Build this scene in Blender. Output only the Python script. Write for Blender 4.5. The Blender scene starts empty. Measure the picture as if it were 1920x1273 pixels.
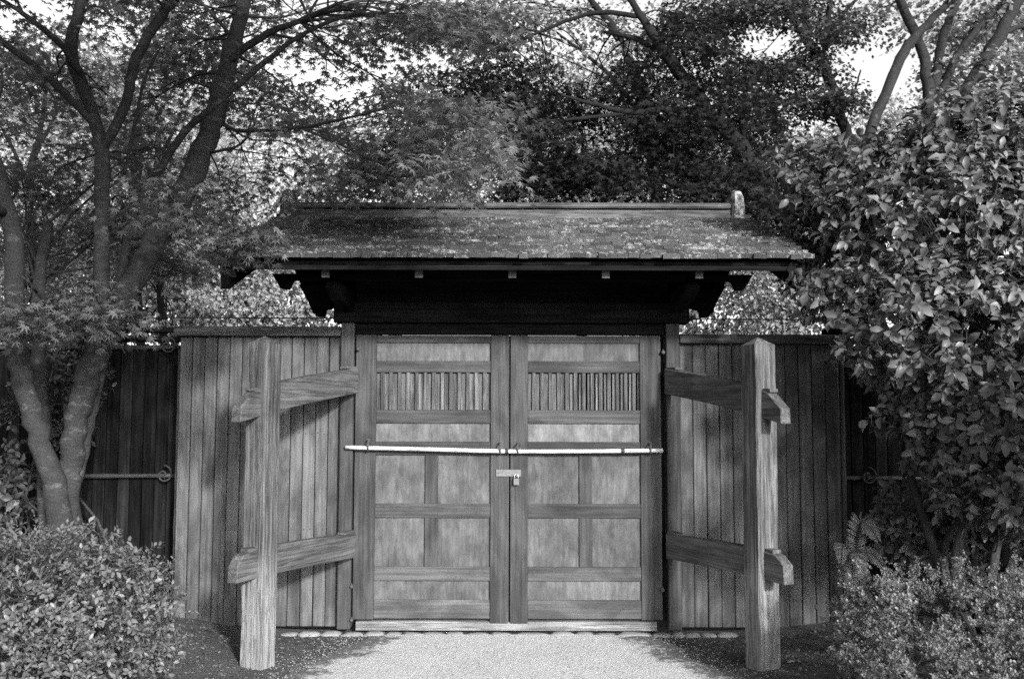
import bpy, bmesh, math, random
import numpy as np
from mathutils import Vector, Matrix

random.seed(7)
rng = np.random.default_rng(11)
scene = bpy.context.scene
COL = scene.collection

# ------------------------------------------------------------------ camera
F_PX, PITCH, CAM_Y, EYE = 1920 * 35 / 36, math.radians(4.5), -7.28, 1.51
cam_data = bpy.data.cameras.new('camera')
cam_data.lens = 35
cam_data.sensor_width = 36
cam_data.clip_start = 0.05
cam_data.clip_end = 600
cam = bpy.data.objects.new('camera', cam_data)
COL.objects.link(cam)
cam.location = (0, CAM_Y, EYE)
cam.rotation_euler = (math.radians(90) + PITCH, math.radians(-0.15), 0)
scene.camera = cam
cam_data.dof.use_dof = True
cam_data.dof.focus_distance = 7.0
cam_data.dof.aperture_fstop = 3.2

# ------------------------------------------------------------------ light
SUN_DIR = Vector((0.45, -1.0, 0.375)).normalized()     # towards the sun
SUN_EL = math.asin(SUN_DIR.z)
SUN_AZ = math.atan2(SUN_DIR.x, SUN_DIR.y)
world = bpy.data.worlds.new('World')
scene.world = world
world.use_nodes = True
wt = world.node_tree
wt.nodes.clear()
sky = wt.nodes.new('ShaderNodeTexSky')
sky.sky_type = 'NISHITA'
sky.sun_disc = False
sky.sun_elevation = SUN_EL
sky.sun_rotation = SUN_AZ
sky.air_density = 1.0
sky.dust_density = 3.0
bw = wt.nodes.new('ShaderNodeRGBToBW')                 # black and white film
bg = wt.nodes.new('ShaderNodeBackground')
bg.inputs['Strength'].default_value = 0.14
wo = wt.nodes.new('ShaderNodeOutputWorld')
wt.links.new(sky.outputs[0], bw.inputs[0])
wt.links.new(bw.outputs[0], bg.inputs[0])
wt.links.new(bg.outputs[0], wo.inputs[0])

sun_data = bpy.data.lights.new('sun', 'SUN')
sun_data.energy = 2.9
sun_data.angle = math.radians(4.0)
sun_data.color = (1, 1, 1)
sun = bpy.data.objects.new('sun', sun_data)
COL.objects.link(sun)
sun.rotation_euler = SUN_DIR.to_track_quat('Z', 'Y').to_euler()
sun.location = (6, -14, 9)

scene.view_settings.view_transform = 'Standard'
scene.view_settings.look = 'None'
scene.view_settings.gamma = 1
scene.view_settings.use_curve_mapping = False
scene.view_settings.exposure = 1.65
scene.cycles.use_denoising = False        # leave the fine grain in, as on the film
scene.cycles.max_bounces = 8
scene.cycles.diffuse_bounces = 4
scene.cycles.transmission_bounces = 4


# ------------------------------------------------------------------ helpers
def at(px, py, Y):
    """World point at depth Y that the photograph shows at pixel (px, py)."""
    u, v = (px - 960) / F_PX, (636.5 - py) / F_PX
    fw = math.cos(PITCH) - v * math.sin(PITCH)
    up = v * math.cos(PITCH) + math.sin(PITCH)
    d = Y - CAM_Y
    return Vector((u / fw * d, Y, EYE + up / fw * d))


def mpp(Y):
    return (Y - CAM_Y) / F_PX


def tag(o, label=None, cat=None, group=None, kind=None):
    if label: o['label'] = label
    if cat: o['category'] = cat
    if group: o['group'] = group
    if kind: o['kind'] = kind
    return o


def empty(name, loc=(0, 0, 0), parent=None):
    o = bpy.data.objects.new(name, None)
    COL.objects.link(o)
    o.empty_display_size = 0.1
    o.location = loc
    if parent: o.parent = parent
    return o


def link(name, me, parent=None, mat=None):
    o = bpy.data.objects.new(name, me)
    COL.objects.link(o)
    if parent: o.parent = parent
    if mat and not me.materials: me.materials.append(mat)
    return o


_box = {}


def box_mesh(sx, sy, sz, mat, bev=0.004):
    key = (round(sx, 3), round(sy, 3), round(sz, 3), mat.name, bev)
    if key in _box: return _box[key]
    bm = bmesh.new()
    bmesh.ops.create_cube(bm, size=1)
    bmesh.ops.scale(bm, vec=(sx, sy, sz), verts=bm.verts)
    b = min(bev, 0.3 * min(sx, sy, sz))
    if b > 0: bmesh.ops.bevel(bm, geom=bm.edges[:], offset=b, segments=1, affect='EDGES')
    me = bpy.data.meshes.new('box')
    bm.to_mesh(me)
    bm.free()
    me.materials.append(mat)
    _box[key] = me
    return me


def box(name, parent, mat, x0, x1, y0, y1, z0, z1, bev=0.004, jit=0.0):
    o = link(name, box_mesh(x1 - x0, y1 - y0, z1 - z0, mat, bev), parent)
    o.location = ((x0 + x1) / 2, (y0 + y1) / 2, (z0 + z1) / 2)
    if parent: o.location = Vector(o.location) - Vector(parent_world(parent))
    if jit:
        o.rotation_euler = (random.uniform(-jit, jit), random.uniform(-jit, jit) * 0.5, random.uniform(-jit, jit))
    return o


def parent_world(p):
    v = Vector((0, 0, 0))
    while p:
        v += p.location
        p = p.parent
    return v


def prism_mesh(prof, t, mat, bev=0.004, axis='y'):
    """Extrude a closed (u, z) outline by +-t/2 along y (local)."""
    bm = bmesh.new()
    vs = [bm.verts.new((u, -t / 2, z)) for u, z in prof]
    f = bm.faces.new(vs)
    r = bmesh.ops.extrude_face_region(bm, geom=[f])
    bmesh.ops.translate(bm, vec=(0, t, 0), verts=[v for v in r['geom'] if isinstance(v, bmesh.types.BMVert)])
    bmesh.ops.recalc_face_normals(bm, faces=bm.faces)
    if bev: bmesh.ops.bevel(bm, geom=bm.edges[:], offset=bev, segments=1, affect='EDGES')
    me = bpy.data.meshes.new('prism')
    bm.to_mesh(me)
    bm.free()
    me.materials.append(mat)
    return me


def catmull(pts, n=5):
    pts = [np.array(p, float) for p in pts]
    if len(pts) < 3: 
        return [pts[0] + (pts[-1] - pts[0]) * k / n for k in range(n + 1)]
    P = [2 * pts[0] - pts[1]] + pts + [2 * pts[-1] - pts[-2]]
    out = []
    for i in range(1, len(P) - 2):
        p0, p1, p2, p3 = P[i - 1:i + 3]
        for k in range(n):
            t = k / n
            out.append(0.5 * (2 * p1 + (p2 - p0) * t + (2 * p0 - 5 * p1 + 4 * p2 - p3) * t * t + (3 * p1 - p0 - 3 * p2 + p3) * t ** 3))
    out.append(pts[-1])
    return out


class MB:
    """Collects tubes and faces into one mesh."""

    def __init__(self):
        self.v, self.f = [], []

    def tube(self, pts, sides=8, lump=0.0, cap=True):
        """pts: rows of x, y, z, r"""
        base = len(self.v)
        pts = np.asarray(pts, float)
        n = len(pts)
        ref = np.array((0.3, 1, 0.2))
        for i in range(n):
            d = pts[min(i + 1, n - 1), :3] - pts[max(i - 1, 0), :3]
            d /= max(np.linalg.norm(d), 1e-6)
            a = np.cross(d, ref); a /= max(np.linalg.norm(a), 1e-6)
            b = np.cross(d, a)
            for k in range(sides):
                t = 2 * math.pi * k / sides
                r = pts[i, 3] * (1 + (random.uniform(-lump, lump) if lump else 0))
                self.v.append(tuple(pts[i, :3] + r * (math.cos(t) * a + math.sin(t) * b)))
        for i in range(n - 1):
            for k in range(sides):
                k2 = (k + 1) % sides
                self.f.append((base + i * sides + k, base + i * sides + k2, base + (i + 1) * sides + k2, base + (i + 1) * sides + k))
        if cap:
            self.f.append(tuple(base + k for k in range(sides))[::-1])
            self.f.append(tuple(base + (n - 1) * sides + k for k in range(sides)))

    def box(self, c, s, rz=0.0):
        base = len(self.v)
        ca, sa = math.cos(rz), math.sin(rz)
        for dx in (-.5, .5):
            for dy in (-.5, .5):
                for dz in (-.5, .5):
                    x, y = dx * s[0], dy * s[1]
                    self.v.append((c[0] + x * ca - y * sa, c[1] + x * sa + y * ca, c[2] + dz * s[2]))
        for q in ((0, 1, 3, 2), (4, 6, 7, 5), (0, 4, 5, 1), (2, 3, 7, 6), (0, 2, 6, 4), (1, 5, 7, 3)):
            self.f.append(tuple(base + i for i in q))

    def build(self, name, mat, parent=None, smooth=False):
        me = bpy.data.meshes.new(name)
        me.from_pydata(self.v, [], self.f)
        me.update()
        if smooth: me.shade_smooth()
        me.materials.append(mat)
        return link(name, me, parent)


# ------------------------------------------------------------------ materials
class NT:
    def __init__(self, name):
        self.m = bpy.data.materials.new(name)
        self.m.use_nodes = True
        self.t = self.m.node_tree
        self.t.nodes.clear()
        self.out = self.n('OutputMaterial')

    def n(self, kind, **kw):
        nd = self.t.nodes.new('ShaderNode' + kind)
        for k, v in kw.items(): setattr(nd, k, v)
        return nd

    def l(self, a, b):
        self.t.links.new(a, b)

    def math(self, op, a, b=0.0, c=None):
        nd = self.n('Math', operation=op)
        for i, x in enumerate((a, b) if c is None else (a, b, c)):
            if isinstance(x, (int, float)): nd.inputs[i].default_value = x
            else: self.l(x, nd.inputs[i])
        return nd.outputs[0]

    def mix(self, f, a, b):          # float mix
        nd = self.n('Mix', data_type='FLOAT')
        for i, x in ((0, f), (2, a), (3, b)):
            if isinstance(x, (int, float)): nd.inputs[i].default_value = x
            else: self.l(x, nd.inputs[i])
        return nd.outputs[0]

    def ramp(self, x, a, b, lo=0.0, hi=1.0):
        nd = self.n('MapRange')
        nd.interpolation_type = 'SMOOTHSTEP'
        self.l(x, nd.inputs[0])
        for i, v in enumerate((a, b, lo, hi)): nd.inputs[i + 1].default_value = v
        return nd.outputs[0]

    def noise(self, vec, scale=1.0, detail=5.0, rough=0.55, dist=0.0):
        nd = self.n('TexNoise')
        self.l(vec, nd.inputs['Vector'])
        nd.inputs['Scale'].default_value = scale
        nd.inputs['Detail'].default_value = detail
        nd.inputs['Roughness'].default_value = rough
        nd.inputs['Distortion'].default_value = dist
        return nd.outputs[0]

    def vec(self, kind='Object', scale=(1, 1, 1), rnd=True):
        tc = self.n('TexCoord')
        src = tc.outputs[kind]
        if rnd:
            oi = self.n('ObjectInfo')
            mul = self.math('MULTIPLY', oi.outputs['Random'], 37.0)
            cb = self.n('CombineXYZ')
            for i in range(3): self.l(mul, cb.inputs[i])
            ad = self.n('VectorMath', operation='ADD')
            self.l(src, ad.inputs[0]); self.l(cb.outputs[0], ad.inputs[1])
            src = ad.outputs[0]
        mp = self.n('VectorMath', operation='MULTIPLY')
        self.l(src, mp.inputs[0])
        mp.inputs[1].default_value = scale
        return mp.outputs[0]

    def grey(self, val):
        cb = self.n('CombineColor')
        for i in range(3): self.l(val, cb.inputs[i])
        return cb.outputs[0]

    def finish(self, val, rough=0.8, spec=0.25, bump=None, bstr=0.3, bdist=0.01, trans=0.0, coat=0.0):
        p = self.n('BsdfPrincipled')
        c = self.grey(val)
        self.l(c, p.inputs['Base Color'])
        if isinstance(rough, (int, float)): p.inputs['Roughness'].default_value = rough
        else: self.l(rough, p.inputs['Roughness'])
        p.inputs['Specular IOR Level'].default_value = spec
        if bump is not None:
            b = self.n('Bump')
            b.inputs['Strength'].default_value = bstr
            b.inputs['Distance'].default_value = bdist
            self.l(bump, b.inputs['Height'])
            self.l(b.outputs[0], p.inputs['Normal'])
        sh = p.outputs[0]
        if trans:
            tr = self.n('BsdfTranslucent')
            self.l(c, tr.inputs[0])
            ms = self.n('MixShader')
            ms.inputs[0].default_value = trans
            self.l(sh, ms.inputs[1]); self.l(tr.outputs[0], ms.inputs[2])
            sh = ms.outputs[0]
        self.l(sh, self.out.inputs[0])
        return self.m


def wood(name, base, axis, streak=0.5, blotch=0.35, spots=0.0, rough=0.8, vary=0.3, wear=0.0):
    """Weathered wood; grain runs along the local axis."""
    t = NT(name)
    sc = {'x': (1.6, 46, 46), 'z': (46, 46, 1.6), 'y': (46, 1.6, 46)}[axis]
    sc2 = {'x': (4, 150, 150), 'z': (150, 150, 4), 'y': (150, 4, 150)}[axis]
    g1 = t.noise(t.vec(scale=sc), 1.0, 6, 0.6, 0.4)
    g2 = t.noise(t.vec(scale=sc2), 1.0, 3, 0.6)
    bl = t.noise(t.vec(scale={'x': (2.2, 5, 5), 'z': (5, 5, 2.2), 'y': (5, 2.2, 5)}[axis]), 1.0, 5, 0.6, 0.6)
    fine = t.noise(t.vec(scale=(1, 1, 1)), 150, 3, 0.75)
    oi = t.n('ObjectInfo')
    k = t.math('ADD', 1.0, t.math('MULTIPLY', t.math('SUBTRACT', oi.outputs['Random'], 0.5), 2 * vary))
    v = t.math('ADD', 1.0, t.math('MULTIPLY', t.math('SUBTRACT', t.ramp(g1, 0.3, 0.7), 0.5), 2 * streak))
    v = t.math('MULTIPLY', v, t.math('ADD', 1.0, t.math('MULTIPLY', t.math('SUBTRACT', t.ramp(bl, 0.3, 0.7), 0.5), 2 * blotch)))
    v = t.math('MULTIPLY', v, t.math('ADD', 0.8, t.math('MULTIPLY', g2, 0.4)))
    v = t.math('MULTIPLY', v, t.math('ADD', 0.45, t.math('MULTIPLY', fine, 1.1)))
    v = t.math('MULTIPLY', v, k)
    v = t.math('MULTIPLY', v, base)
    if spots:                          # pale worn or lichened patches
        s = t.noise(t.vec(scale={'x': (3, 9, 9), 'z': (9, 9, 3), 'y': (9, 3, 9)}[axis]), 1.0, 7, 0.7, 0.8)
        v = t.mix(t.math('MULTIPLY', t.ramp(s, 0.54, 0.72), spots), v, min(base * 2.0, 0.5))
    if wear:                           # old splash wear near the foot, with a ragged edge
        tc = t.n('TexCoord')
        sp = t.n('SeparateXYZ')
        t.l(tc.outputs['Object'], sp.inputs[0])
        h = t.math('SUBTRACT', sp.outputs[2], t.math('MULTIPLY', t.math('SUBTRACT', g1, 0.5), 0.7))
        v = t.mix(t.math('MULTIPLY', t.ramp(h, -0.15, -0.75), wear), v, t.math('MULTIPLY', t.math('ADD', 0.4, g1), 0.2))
    if wear or spots >= 0.2:           # long dark drying checks
        ck = t.noise(t.vec(scale={'x': (0.9, 28, 28), 'z': (28, 28, 0.9), 'y': (28, 0.9, 28)}[axis]), 1.0, 4, 0.7, 0.15)
        cr = t.ramp(t.math('ABSOLUTE', t.math('SUBTRACT', ck, 0.5)), 0.012, 0.045)
        v = t.math('MULTIPLY', v, t.math('ADD', 0.5, t.math('MULTIPLY', cr, 0.5)))
        g1 = t.math('MULTIPLY', g1, t.math('ADD', 0.3, t.math('MULTIPLY', cr, 0.7)))
    hgt = t.math('ADD', t.math('MULTIPLY', g1, 0.7), t.math('MULTIPLY', g2, 0.5))
    return t.finish(v, rough, 0.2 if base > 0.02 else 0.0, hgt, 0.7, 0.005)


def leafmat(name, base, vary=0.35, rough=0.5, spec=0.4, trans=0.3):
    t = NT(name)
    ge = t.n('NewGeometry')
    oi = t.n('ObjectInfo')
    r = t.math('FRACT', t.math('ADD', ge.outputs['Random Per Island'], oi.outputs['Random']))
    v = t.math('MULTIPLY', t.math('ADD', 1 - vary, t.math('MULTIPLY', r, 2 * vary)), base)
    return t.finish(v, rough, spec, trans=trans)


M = {}
M['board'] = wood('board_wood', 0.056, 'z', 0.3, 0.45, 0.15, vary=0.17)
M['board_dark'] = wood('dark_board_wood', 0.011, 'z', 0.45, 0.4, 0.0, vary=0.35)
M['frame_v'] = wood('door_frame_upright_wood', 0.030, 'z', 0.35, 0.4, 0.15, vary=0.12)
M['frame_h'] = wood('door_frame_rail_wood', 0.033, 'x', 0.35, 0.4, 0.12, vary=0.2)
for pname, pbase in (('panel', 0.063), ('panel_pale', 0.084)):
  t = NT('door_' + pname + '_wood')
  g1 = t.noise(t.vec(scale=(60, 60, 3)), 1, 5, 0.6, 0.3)
  b1 = t.noise(t.vec(scale=(6, 6, 4)), 1, 6, 0.68, 0.25)
  b2 = t.noise(t.vec(scale=(26, 26, 9)), 1, 5, 0.7, 0.5)
  fine = t.noise(t.vec(), 160, 3, 0.75)
  v = t.math('ADD', 0.62, t.math('MULTIPLY', t.ramp(b1, 0.3, 0.72), 0.65))
  v = t.math('MULTIPLY', v, t.math('ADD', 0.8, t.math('MULTIPLY', t.ramp(b2, 0.3, 0.7), 0.4)))
  v = t.math('MULTIPLY', v, t.math('ADD', 0.55, t.math('MULTIPLY', g1, 0.9)))
  v = t.math('MULTIPLY', v, t.math('ADD', 0.4, t.math('MULTIPLY', fine, 1.2)))
  oi = t.n('ObjectInfo')
  v = t.math('MULTIPLY', v, t.math('ADD', 0.78, t.math('MULTIPLY', oi.outputs['Random'], 0.5)))
  M[pname] = t.finish(t.math('MULTIPLY', v, pbase), 0.85, 0.15, t.math('ADD', g1, b2), 0.5, 0.003)
M['beam'] = wood('dark_beam_wood', 0.0075, 'x', 0.4, 0.3, vary=0.2)
M['beam_y'] = wood('dark_rafter_wood', 0.0075, 'y', 0.4, 0.3, vary=0.2)
M['rafter_end'] = wood('rafter_end_grain', 0.035, 'y', 0.3, 0.4, vary=0.3)
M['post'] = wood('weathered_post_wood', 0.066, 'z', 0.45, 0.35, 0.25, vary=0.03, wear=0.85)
M['brace'] = wood('weathered_brace_wood', 0.065, 'x', 0.28, 0.3, 0.2, vary=0.1)
M['rail_pale'] = wood('pale_rail_wood', 0.048, 'x', 0.3, 0.4, 0.15, vary=0.15)  # paler tone for the lowest rails of each leaf
M['sill'] = wood('pale_sill_wood', 0.15, 'x', 0.25, 0.3, 0.3, vary=0.05)
M['cap'] = wood('fence_cap_wood', 0.05, 'x', 0.4, 0.5, 0.35, vary=0.1)
M['slat'] = wood('lattice_wood', 0.075, 'z', 0.3, 0.3, 0.2, vary=0.3)
M['ridge'] = wood('mossy_ridge_wood', 0.06, 'x', 0.3, 0.45, 0.5, vary=0.05)

t = NT('bamboo')
n1 = t.noise(t.vec(scale=(6, 6, 6)), 1, 5)
M['bamboo'] = t.finish(t.math('ADD', 0.015, t.math('MULTIPLY', n1, 0.045)), 0.5, 0.25)
t = NT('white_pole_paint')
n1 = t.noise(t.vec(scale=(8, 60, 60)), 1, 6, 0.65)
M['white'] = t.finish(t.math('SUBTRACT', 0.40, t.math('MULTIPLY', t.ramp(n1, 0.4, 0.72), 0.28)), 0.45, 0.4)
t = NT('old_iron')
n1 = t.noise(t.vec(), 60, 5)
M['iron'] = t.finish(t.math('ADD', 0.015, t.math('MULTIPLY', n1, 0.05)), 0.65, 0.3)
t = NT('galvanised_steel')
n1 = t.noise(t.vec(), 45, 6, 0.65)
M['steel'] = t.finish(t.math('ADD', 0.03, t.math('MULTIPLY', n1, 0.13)), 0.65, 0.35)
t = NT('dark_rope')
n1 = t.noise(t.vec(), 120, 3)
M['rope'] = t.finish(t.math('ADD', 0.02, t.math('MULTIPLY', n1, 0.05)), 0.9, 0.1)
t = NT('black_tape')
n1 = t.noise(t.vec(), 80, 3)
M['tape'] = t.finish(t.math('MULTIPLY', n1, 0.05), 0.6, 0.3)

t = NT('pale_gravel')
v = t.vec(rnd=False)
vo = t.n('TexVoronoi'); t.l(v, vo.inputs['Vector']); vo.inputs['Scale'].default_value = 90
gr = t.noise(v, 130, 4, 0.8)
bl = t.noise(v, 2.3, 6, 0.65)
st = t.noise(v, 14, 5, 0.7)
at_ = t.n('Attribute'); at_.attribute_name = 'edge'
val = t.math('ADD', 0.21, t.math('MULTIPLY', gr, 0.38))
val = t.math('MULTIPLY', val, t.math('ADD', 0.8, t.math('MULTIPLY', bl, 0.36)))
sepc = t.n('SeparateColor'); t.l(vo.outputs['Color'], sepc.inputs[0])
val = t.math('MULTIPLY', val, t.math('ADD', 0.82, t.math('MULTIPLY', sepc.outputs[0], 0.36)))
val = t.mix(t.ramp(st, 0.66, 0.78), val, 0.16)
dirt = t.math('ADD', at_.outputs['Fac'], t.math('MULTIPLY', t.math('SUBTRACT', st, 0.5), 2.2))
val = t.mix(t.ramp(dirt, 0.25, 0.75), val, t.math('ADD', 0.02, t.math('MULTIPLY', gr, 0.15)))
M['gravel'] = t.finish(val, 0.95, 0.1, t.math('ADD', gr, vo.outputs['Distance']), 0.7, 0.006)

t = NT('dark_soil')
v = t.vec(rnd=False)
gr = t.noise(v, 160, 4, 0.75)
bl = t.noise(v, 3.0, 6, 0.65)
mo = t.noise(v, 26, 5, 0.7)
val = t.math('MULTIPLY', t.math('POWER', gr, 2.0), 0.38)
val = t.math('MULTIPLY', val, t.math('ADD', 0.45, t.math('MULTIPLY', bl, 1.1)))
val = t.mix(t.math('MULTIPLY', t.ramp(mo, 0.52, 0.72), 0.6), val, 0.13)
M['soil'] = t.finish(val, 0.95, 0.1, t.math('ADD', gr, mo), 1.0, 0.03)

t = NT('sill_stone')
v = t.vec()
n1 = t.noise(v, 9, 6, 0.65)
n2 = t.noise(v, 140, 3, 0.7)
M['stone'] = t.finish(t.math('MULTIPLY', t.math('ADD', 0.06, t.math('MULTIPLY', n1, 0.26)), t.math('ADD', 0.75, t.math('MULTIPLY', n2, 0.5))), 0.9, 0.15, n2, 0.5, 0.005)

t = NT('mossy_shingle')
ge = t.n('NewGeometry')
v = ge.outputs['Position']
n1 = t.noise(v, 30, 6, 0.75)
n2 = t.noise(v, 4, 5, 0.65)
n3 = t.noise(v, 120, 3, 0.7)
val = t.math('MULTIPLY', t.math('ADD', 0.032, t.math('MULTIPLY', ge.outputs['Random Per Island'], 0.035)), t.math('ADD', 0.6, n3))
moss = t.ramp(t.math('ADD', n1, t.math('MULTIPLY', t.math('SUBTRACT', n2, 0.5), 0.7)), 0.52, 0.68)
val = t.mix(moss, val, t.math('ADD', 0.07, t.math('MULTIPLY', n3, 0.30)))
M['shingle'] = t.finish(val, 0.95, 0.1, t.math('ADD', n1, n3), 0.8, 0.012)

t = NT('wet_shingle_ends')
n1 = t.noise(t.vec(), 50, 5, 0.7)
M['butt'] = t.finish(t.math('MULTIPLY', t.ramp(n1, 0.35, 0.75), 0.05), 0.95, 0.05)

t = NT('lichened_ridge_block')
v = t.vec()
n1 = t.noise(v, 14, 6, 0.7)
n2 = t.noise(v, 90, 3)
M['lichen'] = t.finish(t.math('MULTIPLY', t.mix(t.ramp(n1, 0.42, 0.62), 0.03, 0.24), t.math('ADD', 0.6, t.math('MULTIPLY', n2, 0.7))), 0.9, 0.1, n1, 0.8, 0.02)


def bark(name, base, patches=0.3, band=1.0):
    t = NT(name)
    v = t.vec(scale=(9, 9, 9 * band), rnd=False)
    n1 = t.noise(v, 1, 6, 0.65, 0.5)
    n2 = t.noise(t.vec(rnd=False), 70, 4, 0.7)
    n3 = t.noise(t.vec(scale=(7, 7, 6 * band), rnd=False), 1, 7, 0.75, 0.3)
    val = t.math('MULTIPLY', t.math('ADD', 0.5, n1), t.math('MULTIPLY', t.math('ADD', 0.5, n2), base))
    val = t.mix(t.math('MULTIPLY', t.ramp(n3, 0.54, 0.7), patches), val, min(0.5, base * 4))
    return t.finish(val, 0.9, 0.15, t.math('ADD', n1, t.math('MULTIPLY', n2, 0.5)), 0.9, 0.02)


M['bark_maple'] = bark('maple_bark', 0.028, 0.7, 2.2)
M['bark_dark'] = bark('dark_bark', 0.009, 0.15)
M['bark_pale'] = bark('pale_bark', 0.018, 0.35)
M['bark_twig'] = bark('twig_bark', 0.032, 0.3)
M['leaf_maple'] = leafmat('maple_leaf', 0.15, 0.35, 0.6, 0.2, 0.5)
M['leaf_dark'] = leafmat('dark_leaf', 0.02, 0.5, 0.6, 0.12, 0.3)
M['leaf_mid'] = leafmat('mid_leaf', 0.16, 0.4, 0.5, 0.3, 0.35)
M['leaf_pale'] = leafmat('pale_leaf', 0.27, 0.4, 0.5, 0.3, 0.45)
M['leaf_gloss'] = leafmat('glossy_leaf', 0.078, 0.5, 0.48, 0.4, 0.2)
M['leaf_shrub'] = leafmat('shrub_leaf', 0.098, 0.4, 0.45, 0.4, 0.25)
M['leaf_fork'] = leafmat('dusky_leaf', 0.045, 0.5, 0.6, 0.15, 0.35)
M['leaf_deep'] = leafmat('deep_leaf', 0.03, 0.5, 0.5, 0.3, 0.15)
M['grit'] = bark('soil_grit', 0.07, 0.2)
M['leaf_small'] = leafmat('small_shrub_leaf', 0.115, 0.5, 0.5, 0.4, 0.25)
M['leaf_fern'] = leafmat('fern_leaf', 0.12, 0.2, 0.5, 0.3, 0.3)
M['litter_dark'] = leafmat('damp_leaf', 0.12, 0.7, 0.8, 0.15, 0.1)
M['litter'] = leafmat('dry_leaf', 0.26, 0.5, 0.8, 0.15, 0.2)


# ------------------------------------------------------------------ ground
def hnoise(x, y):
    return (math.sin(x * 3.1 + 1.3 * math.sin(y * 2.3)) * math.sin(y * 2.7 + 0.7) * 0.5 + math.sin(x * 7.7 + y * 5.3) * 0.25 + math.sin(x * 13.1 - y * 11.7) * 0.14)


def ground_z(x, y):
    a = max(0.0, abs(x) - 1.55)
    bank = 0.30 * min(a / 1.8, 1.0) ** 1.3 if y < 1.0 else 0.2
    if y < -3: bank *= max(0.0, 1 - (-3 - y) / 3)
    near = min(1.0, a / 0.4)
    lift = 0.030 * min(1.0, max(0.0, (abs(x) - 1.36) / 0.16)) if -2.2 < y < -0.3 else 0.0
    return -0.035 + bank + lift + 0.022 * hnoise(x, y) * near


def axis_lines(lo, hi, fine, far):
    v = list(np.arange(lo, hi + 1e-6, fine))
    s, x = fine, lo
    left = []
    while x > -far:
        s *= 1.6; x -= s; left.append(x)
    s, x = fine, hi
    right = []
    while x < far:
        s *= 1.6; x += s; right.append(x)
    return left[::-1] + v + right


gx, gy = axis_lines(-4.5, 4.5, 0.1, 260), axis_lines(-3.5, 1.5, 0.1, 260)
gv = [(x, y, ground_z(x, y)) for y in gy for x in gx]
nx = len(gx)
gf = [(j * nx + i, j * nx + i + 1, (j + 1) * nx + i + 1, (j + 1) * nx + i) for j in range(len(gy) - 1) for i in range(nx - 1)]
me = bpy.data.meshes.new('ground')
me.from_pydata(gv, [], gf); me.shade_smooth()
tag(link('ground', me, None, M['soil']), 'dark bare soil ground under the shrubs and around the gate', kind='structure')

# pale gravel path with an uneven, dirt-blended edge
pv, pf, pe = [], [], []
ys = np.linspace(-9.5, -0.05, 96)
NXP = 60
for j, y in enumerate(ys):
    k = min(1.0, max(0.0, (-y) / 1.4))
    wl = 1.02 + 0.40 * k + 0.05 * math.sin(y * 5.1) + 0.03 * math.sin(y * 13.0 + 1)
    wr = 0.93 + 0.55 * k + 0.05 * math.sin(y * 4.3 + 2) + 0.03 * math.sin(y * 11.0)
    for i in range(NXP + 1):
        s = i / NXP
        x = -wl + (wl + wr) * s
        e = max(0.0, 1 - min(x + wl, wr - x) / 0.38)
        pv.append((x, y, -0.027 + 0.003 * (1 - e) + 0.004 * hnoise(x * 2.2, y * 2.2)))
        pe.append(e)
for j in range(len(ys) - 1):
    for i in range(NXP):
        a = j * (NXP + 1) + i
        pf.append((a, a + 1, a + NXP + 2, a + NXP + 1))
me = bpy.data.meshes.new('path')
me.from_pydata(pv, [], pf); me.shade_smooth()
at_e = me.attributes.new('edge', 'FLOAT', 'POINT')
at_e.data.foreach_set('value', pe)
tag(link('path', me, None, M['gravel']), 'pale gravel path leading up to the closed gate', kind='structure')

# ------------------------------------------------------------------ gate
gate = tag(empty('garden_gate', (0, 0, 0)), 'dark roofed wooden garden gate with closed double doors and mossy shingle roof', 'gate')

for s in (-1, 1):
    box('pillar', gate, M['frame_v'], min(s * 1.155, s * 1.252) - 0.03 * (s > 0), max(s * 1.155, s * 1.252) - 0.03 * (s > 0), -0.025, 0.12, 0.0, 2.2, 0.006)
    box('rear_pillar', gate, M['frame_v'], s * 1.2 - 0.06, s * 1.2 + 0.06, 1.25, 1.37, -0.03, 2.42, 0.006)
box('sill', gate, M['sill'], -1.12, 1.045, 0.008, 0.12, -0.012, 0.052, 0.003)
box('lintel', gate, M['beam'], -1.305, 1.295, -0.05, 0.11, 2.203, 2.355, 0.008)
box('door_head', gate, M['beam'], -1.15, 1.12, 0.012, 0.10, 2.12, 2.2, 0.004)
box('frieze_board', gate, M['beam'], -1.15, 1.15, 0.02, 0.06, 2.357, 2.62, 0.003)
# side-to-side beams with obliquely cut ends
prof = [(-1.60, 2.50), (-1.47, 2.265), (-1.415, 2.265), (-1.405, 2.32), (-1.36, 2.325), (-1.35, 2.38),
        (1.35, 2.38), (1.36, 2.325), (1.405, 2.32), (1.415, 2.265), (1.47, 2.265), (1.60, 2.50)]
o = link('main_beam', prism_mesh(prof, 0.10, M['beam'], 0.004), gate); o.location = (0, 0.10 + 0.08, 0)
prof = [(-1.63, 2.46), (-1.57, 2.36), (-1.52, 2.36), (-1.49, 2.42), (1.49, 2.42), (1.52, 2.36), (1.57, 2.36), (1.63, 2.46)]
o = link('front_purlin', prism_mesh(prof, 0.09, M['beam'], 0.004), gate); o.location = (0, -0.55, 0.02)
o = link('rear_purlin', prism_mesh(prof, 0.09, M['beam'], 0.004), gate); o.location = (0, 1.75, 0.10)
# arms that carry the purlins forward from the pillars
for s in (-1, 1):
    o = link('bracket_arm', prism_mesh([(-0.72, 2.37), (-0.66, 2.42), (2.0, 2.42), (2.0, 2.34), (0.1, 2.26), (-0.5, 2.31)], 0.09, M['beam'], 0.004), gate)
    o.rotation_euler = (0, 0, math.radians(90)); o.location = (s * 1.2, 0, 0)
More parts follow.
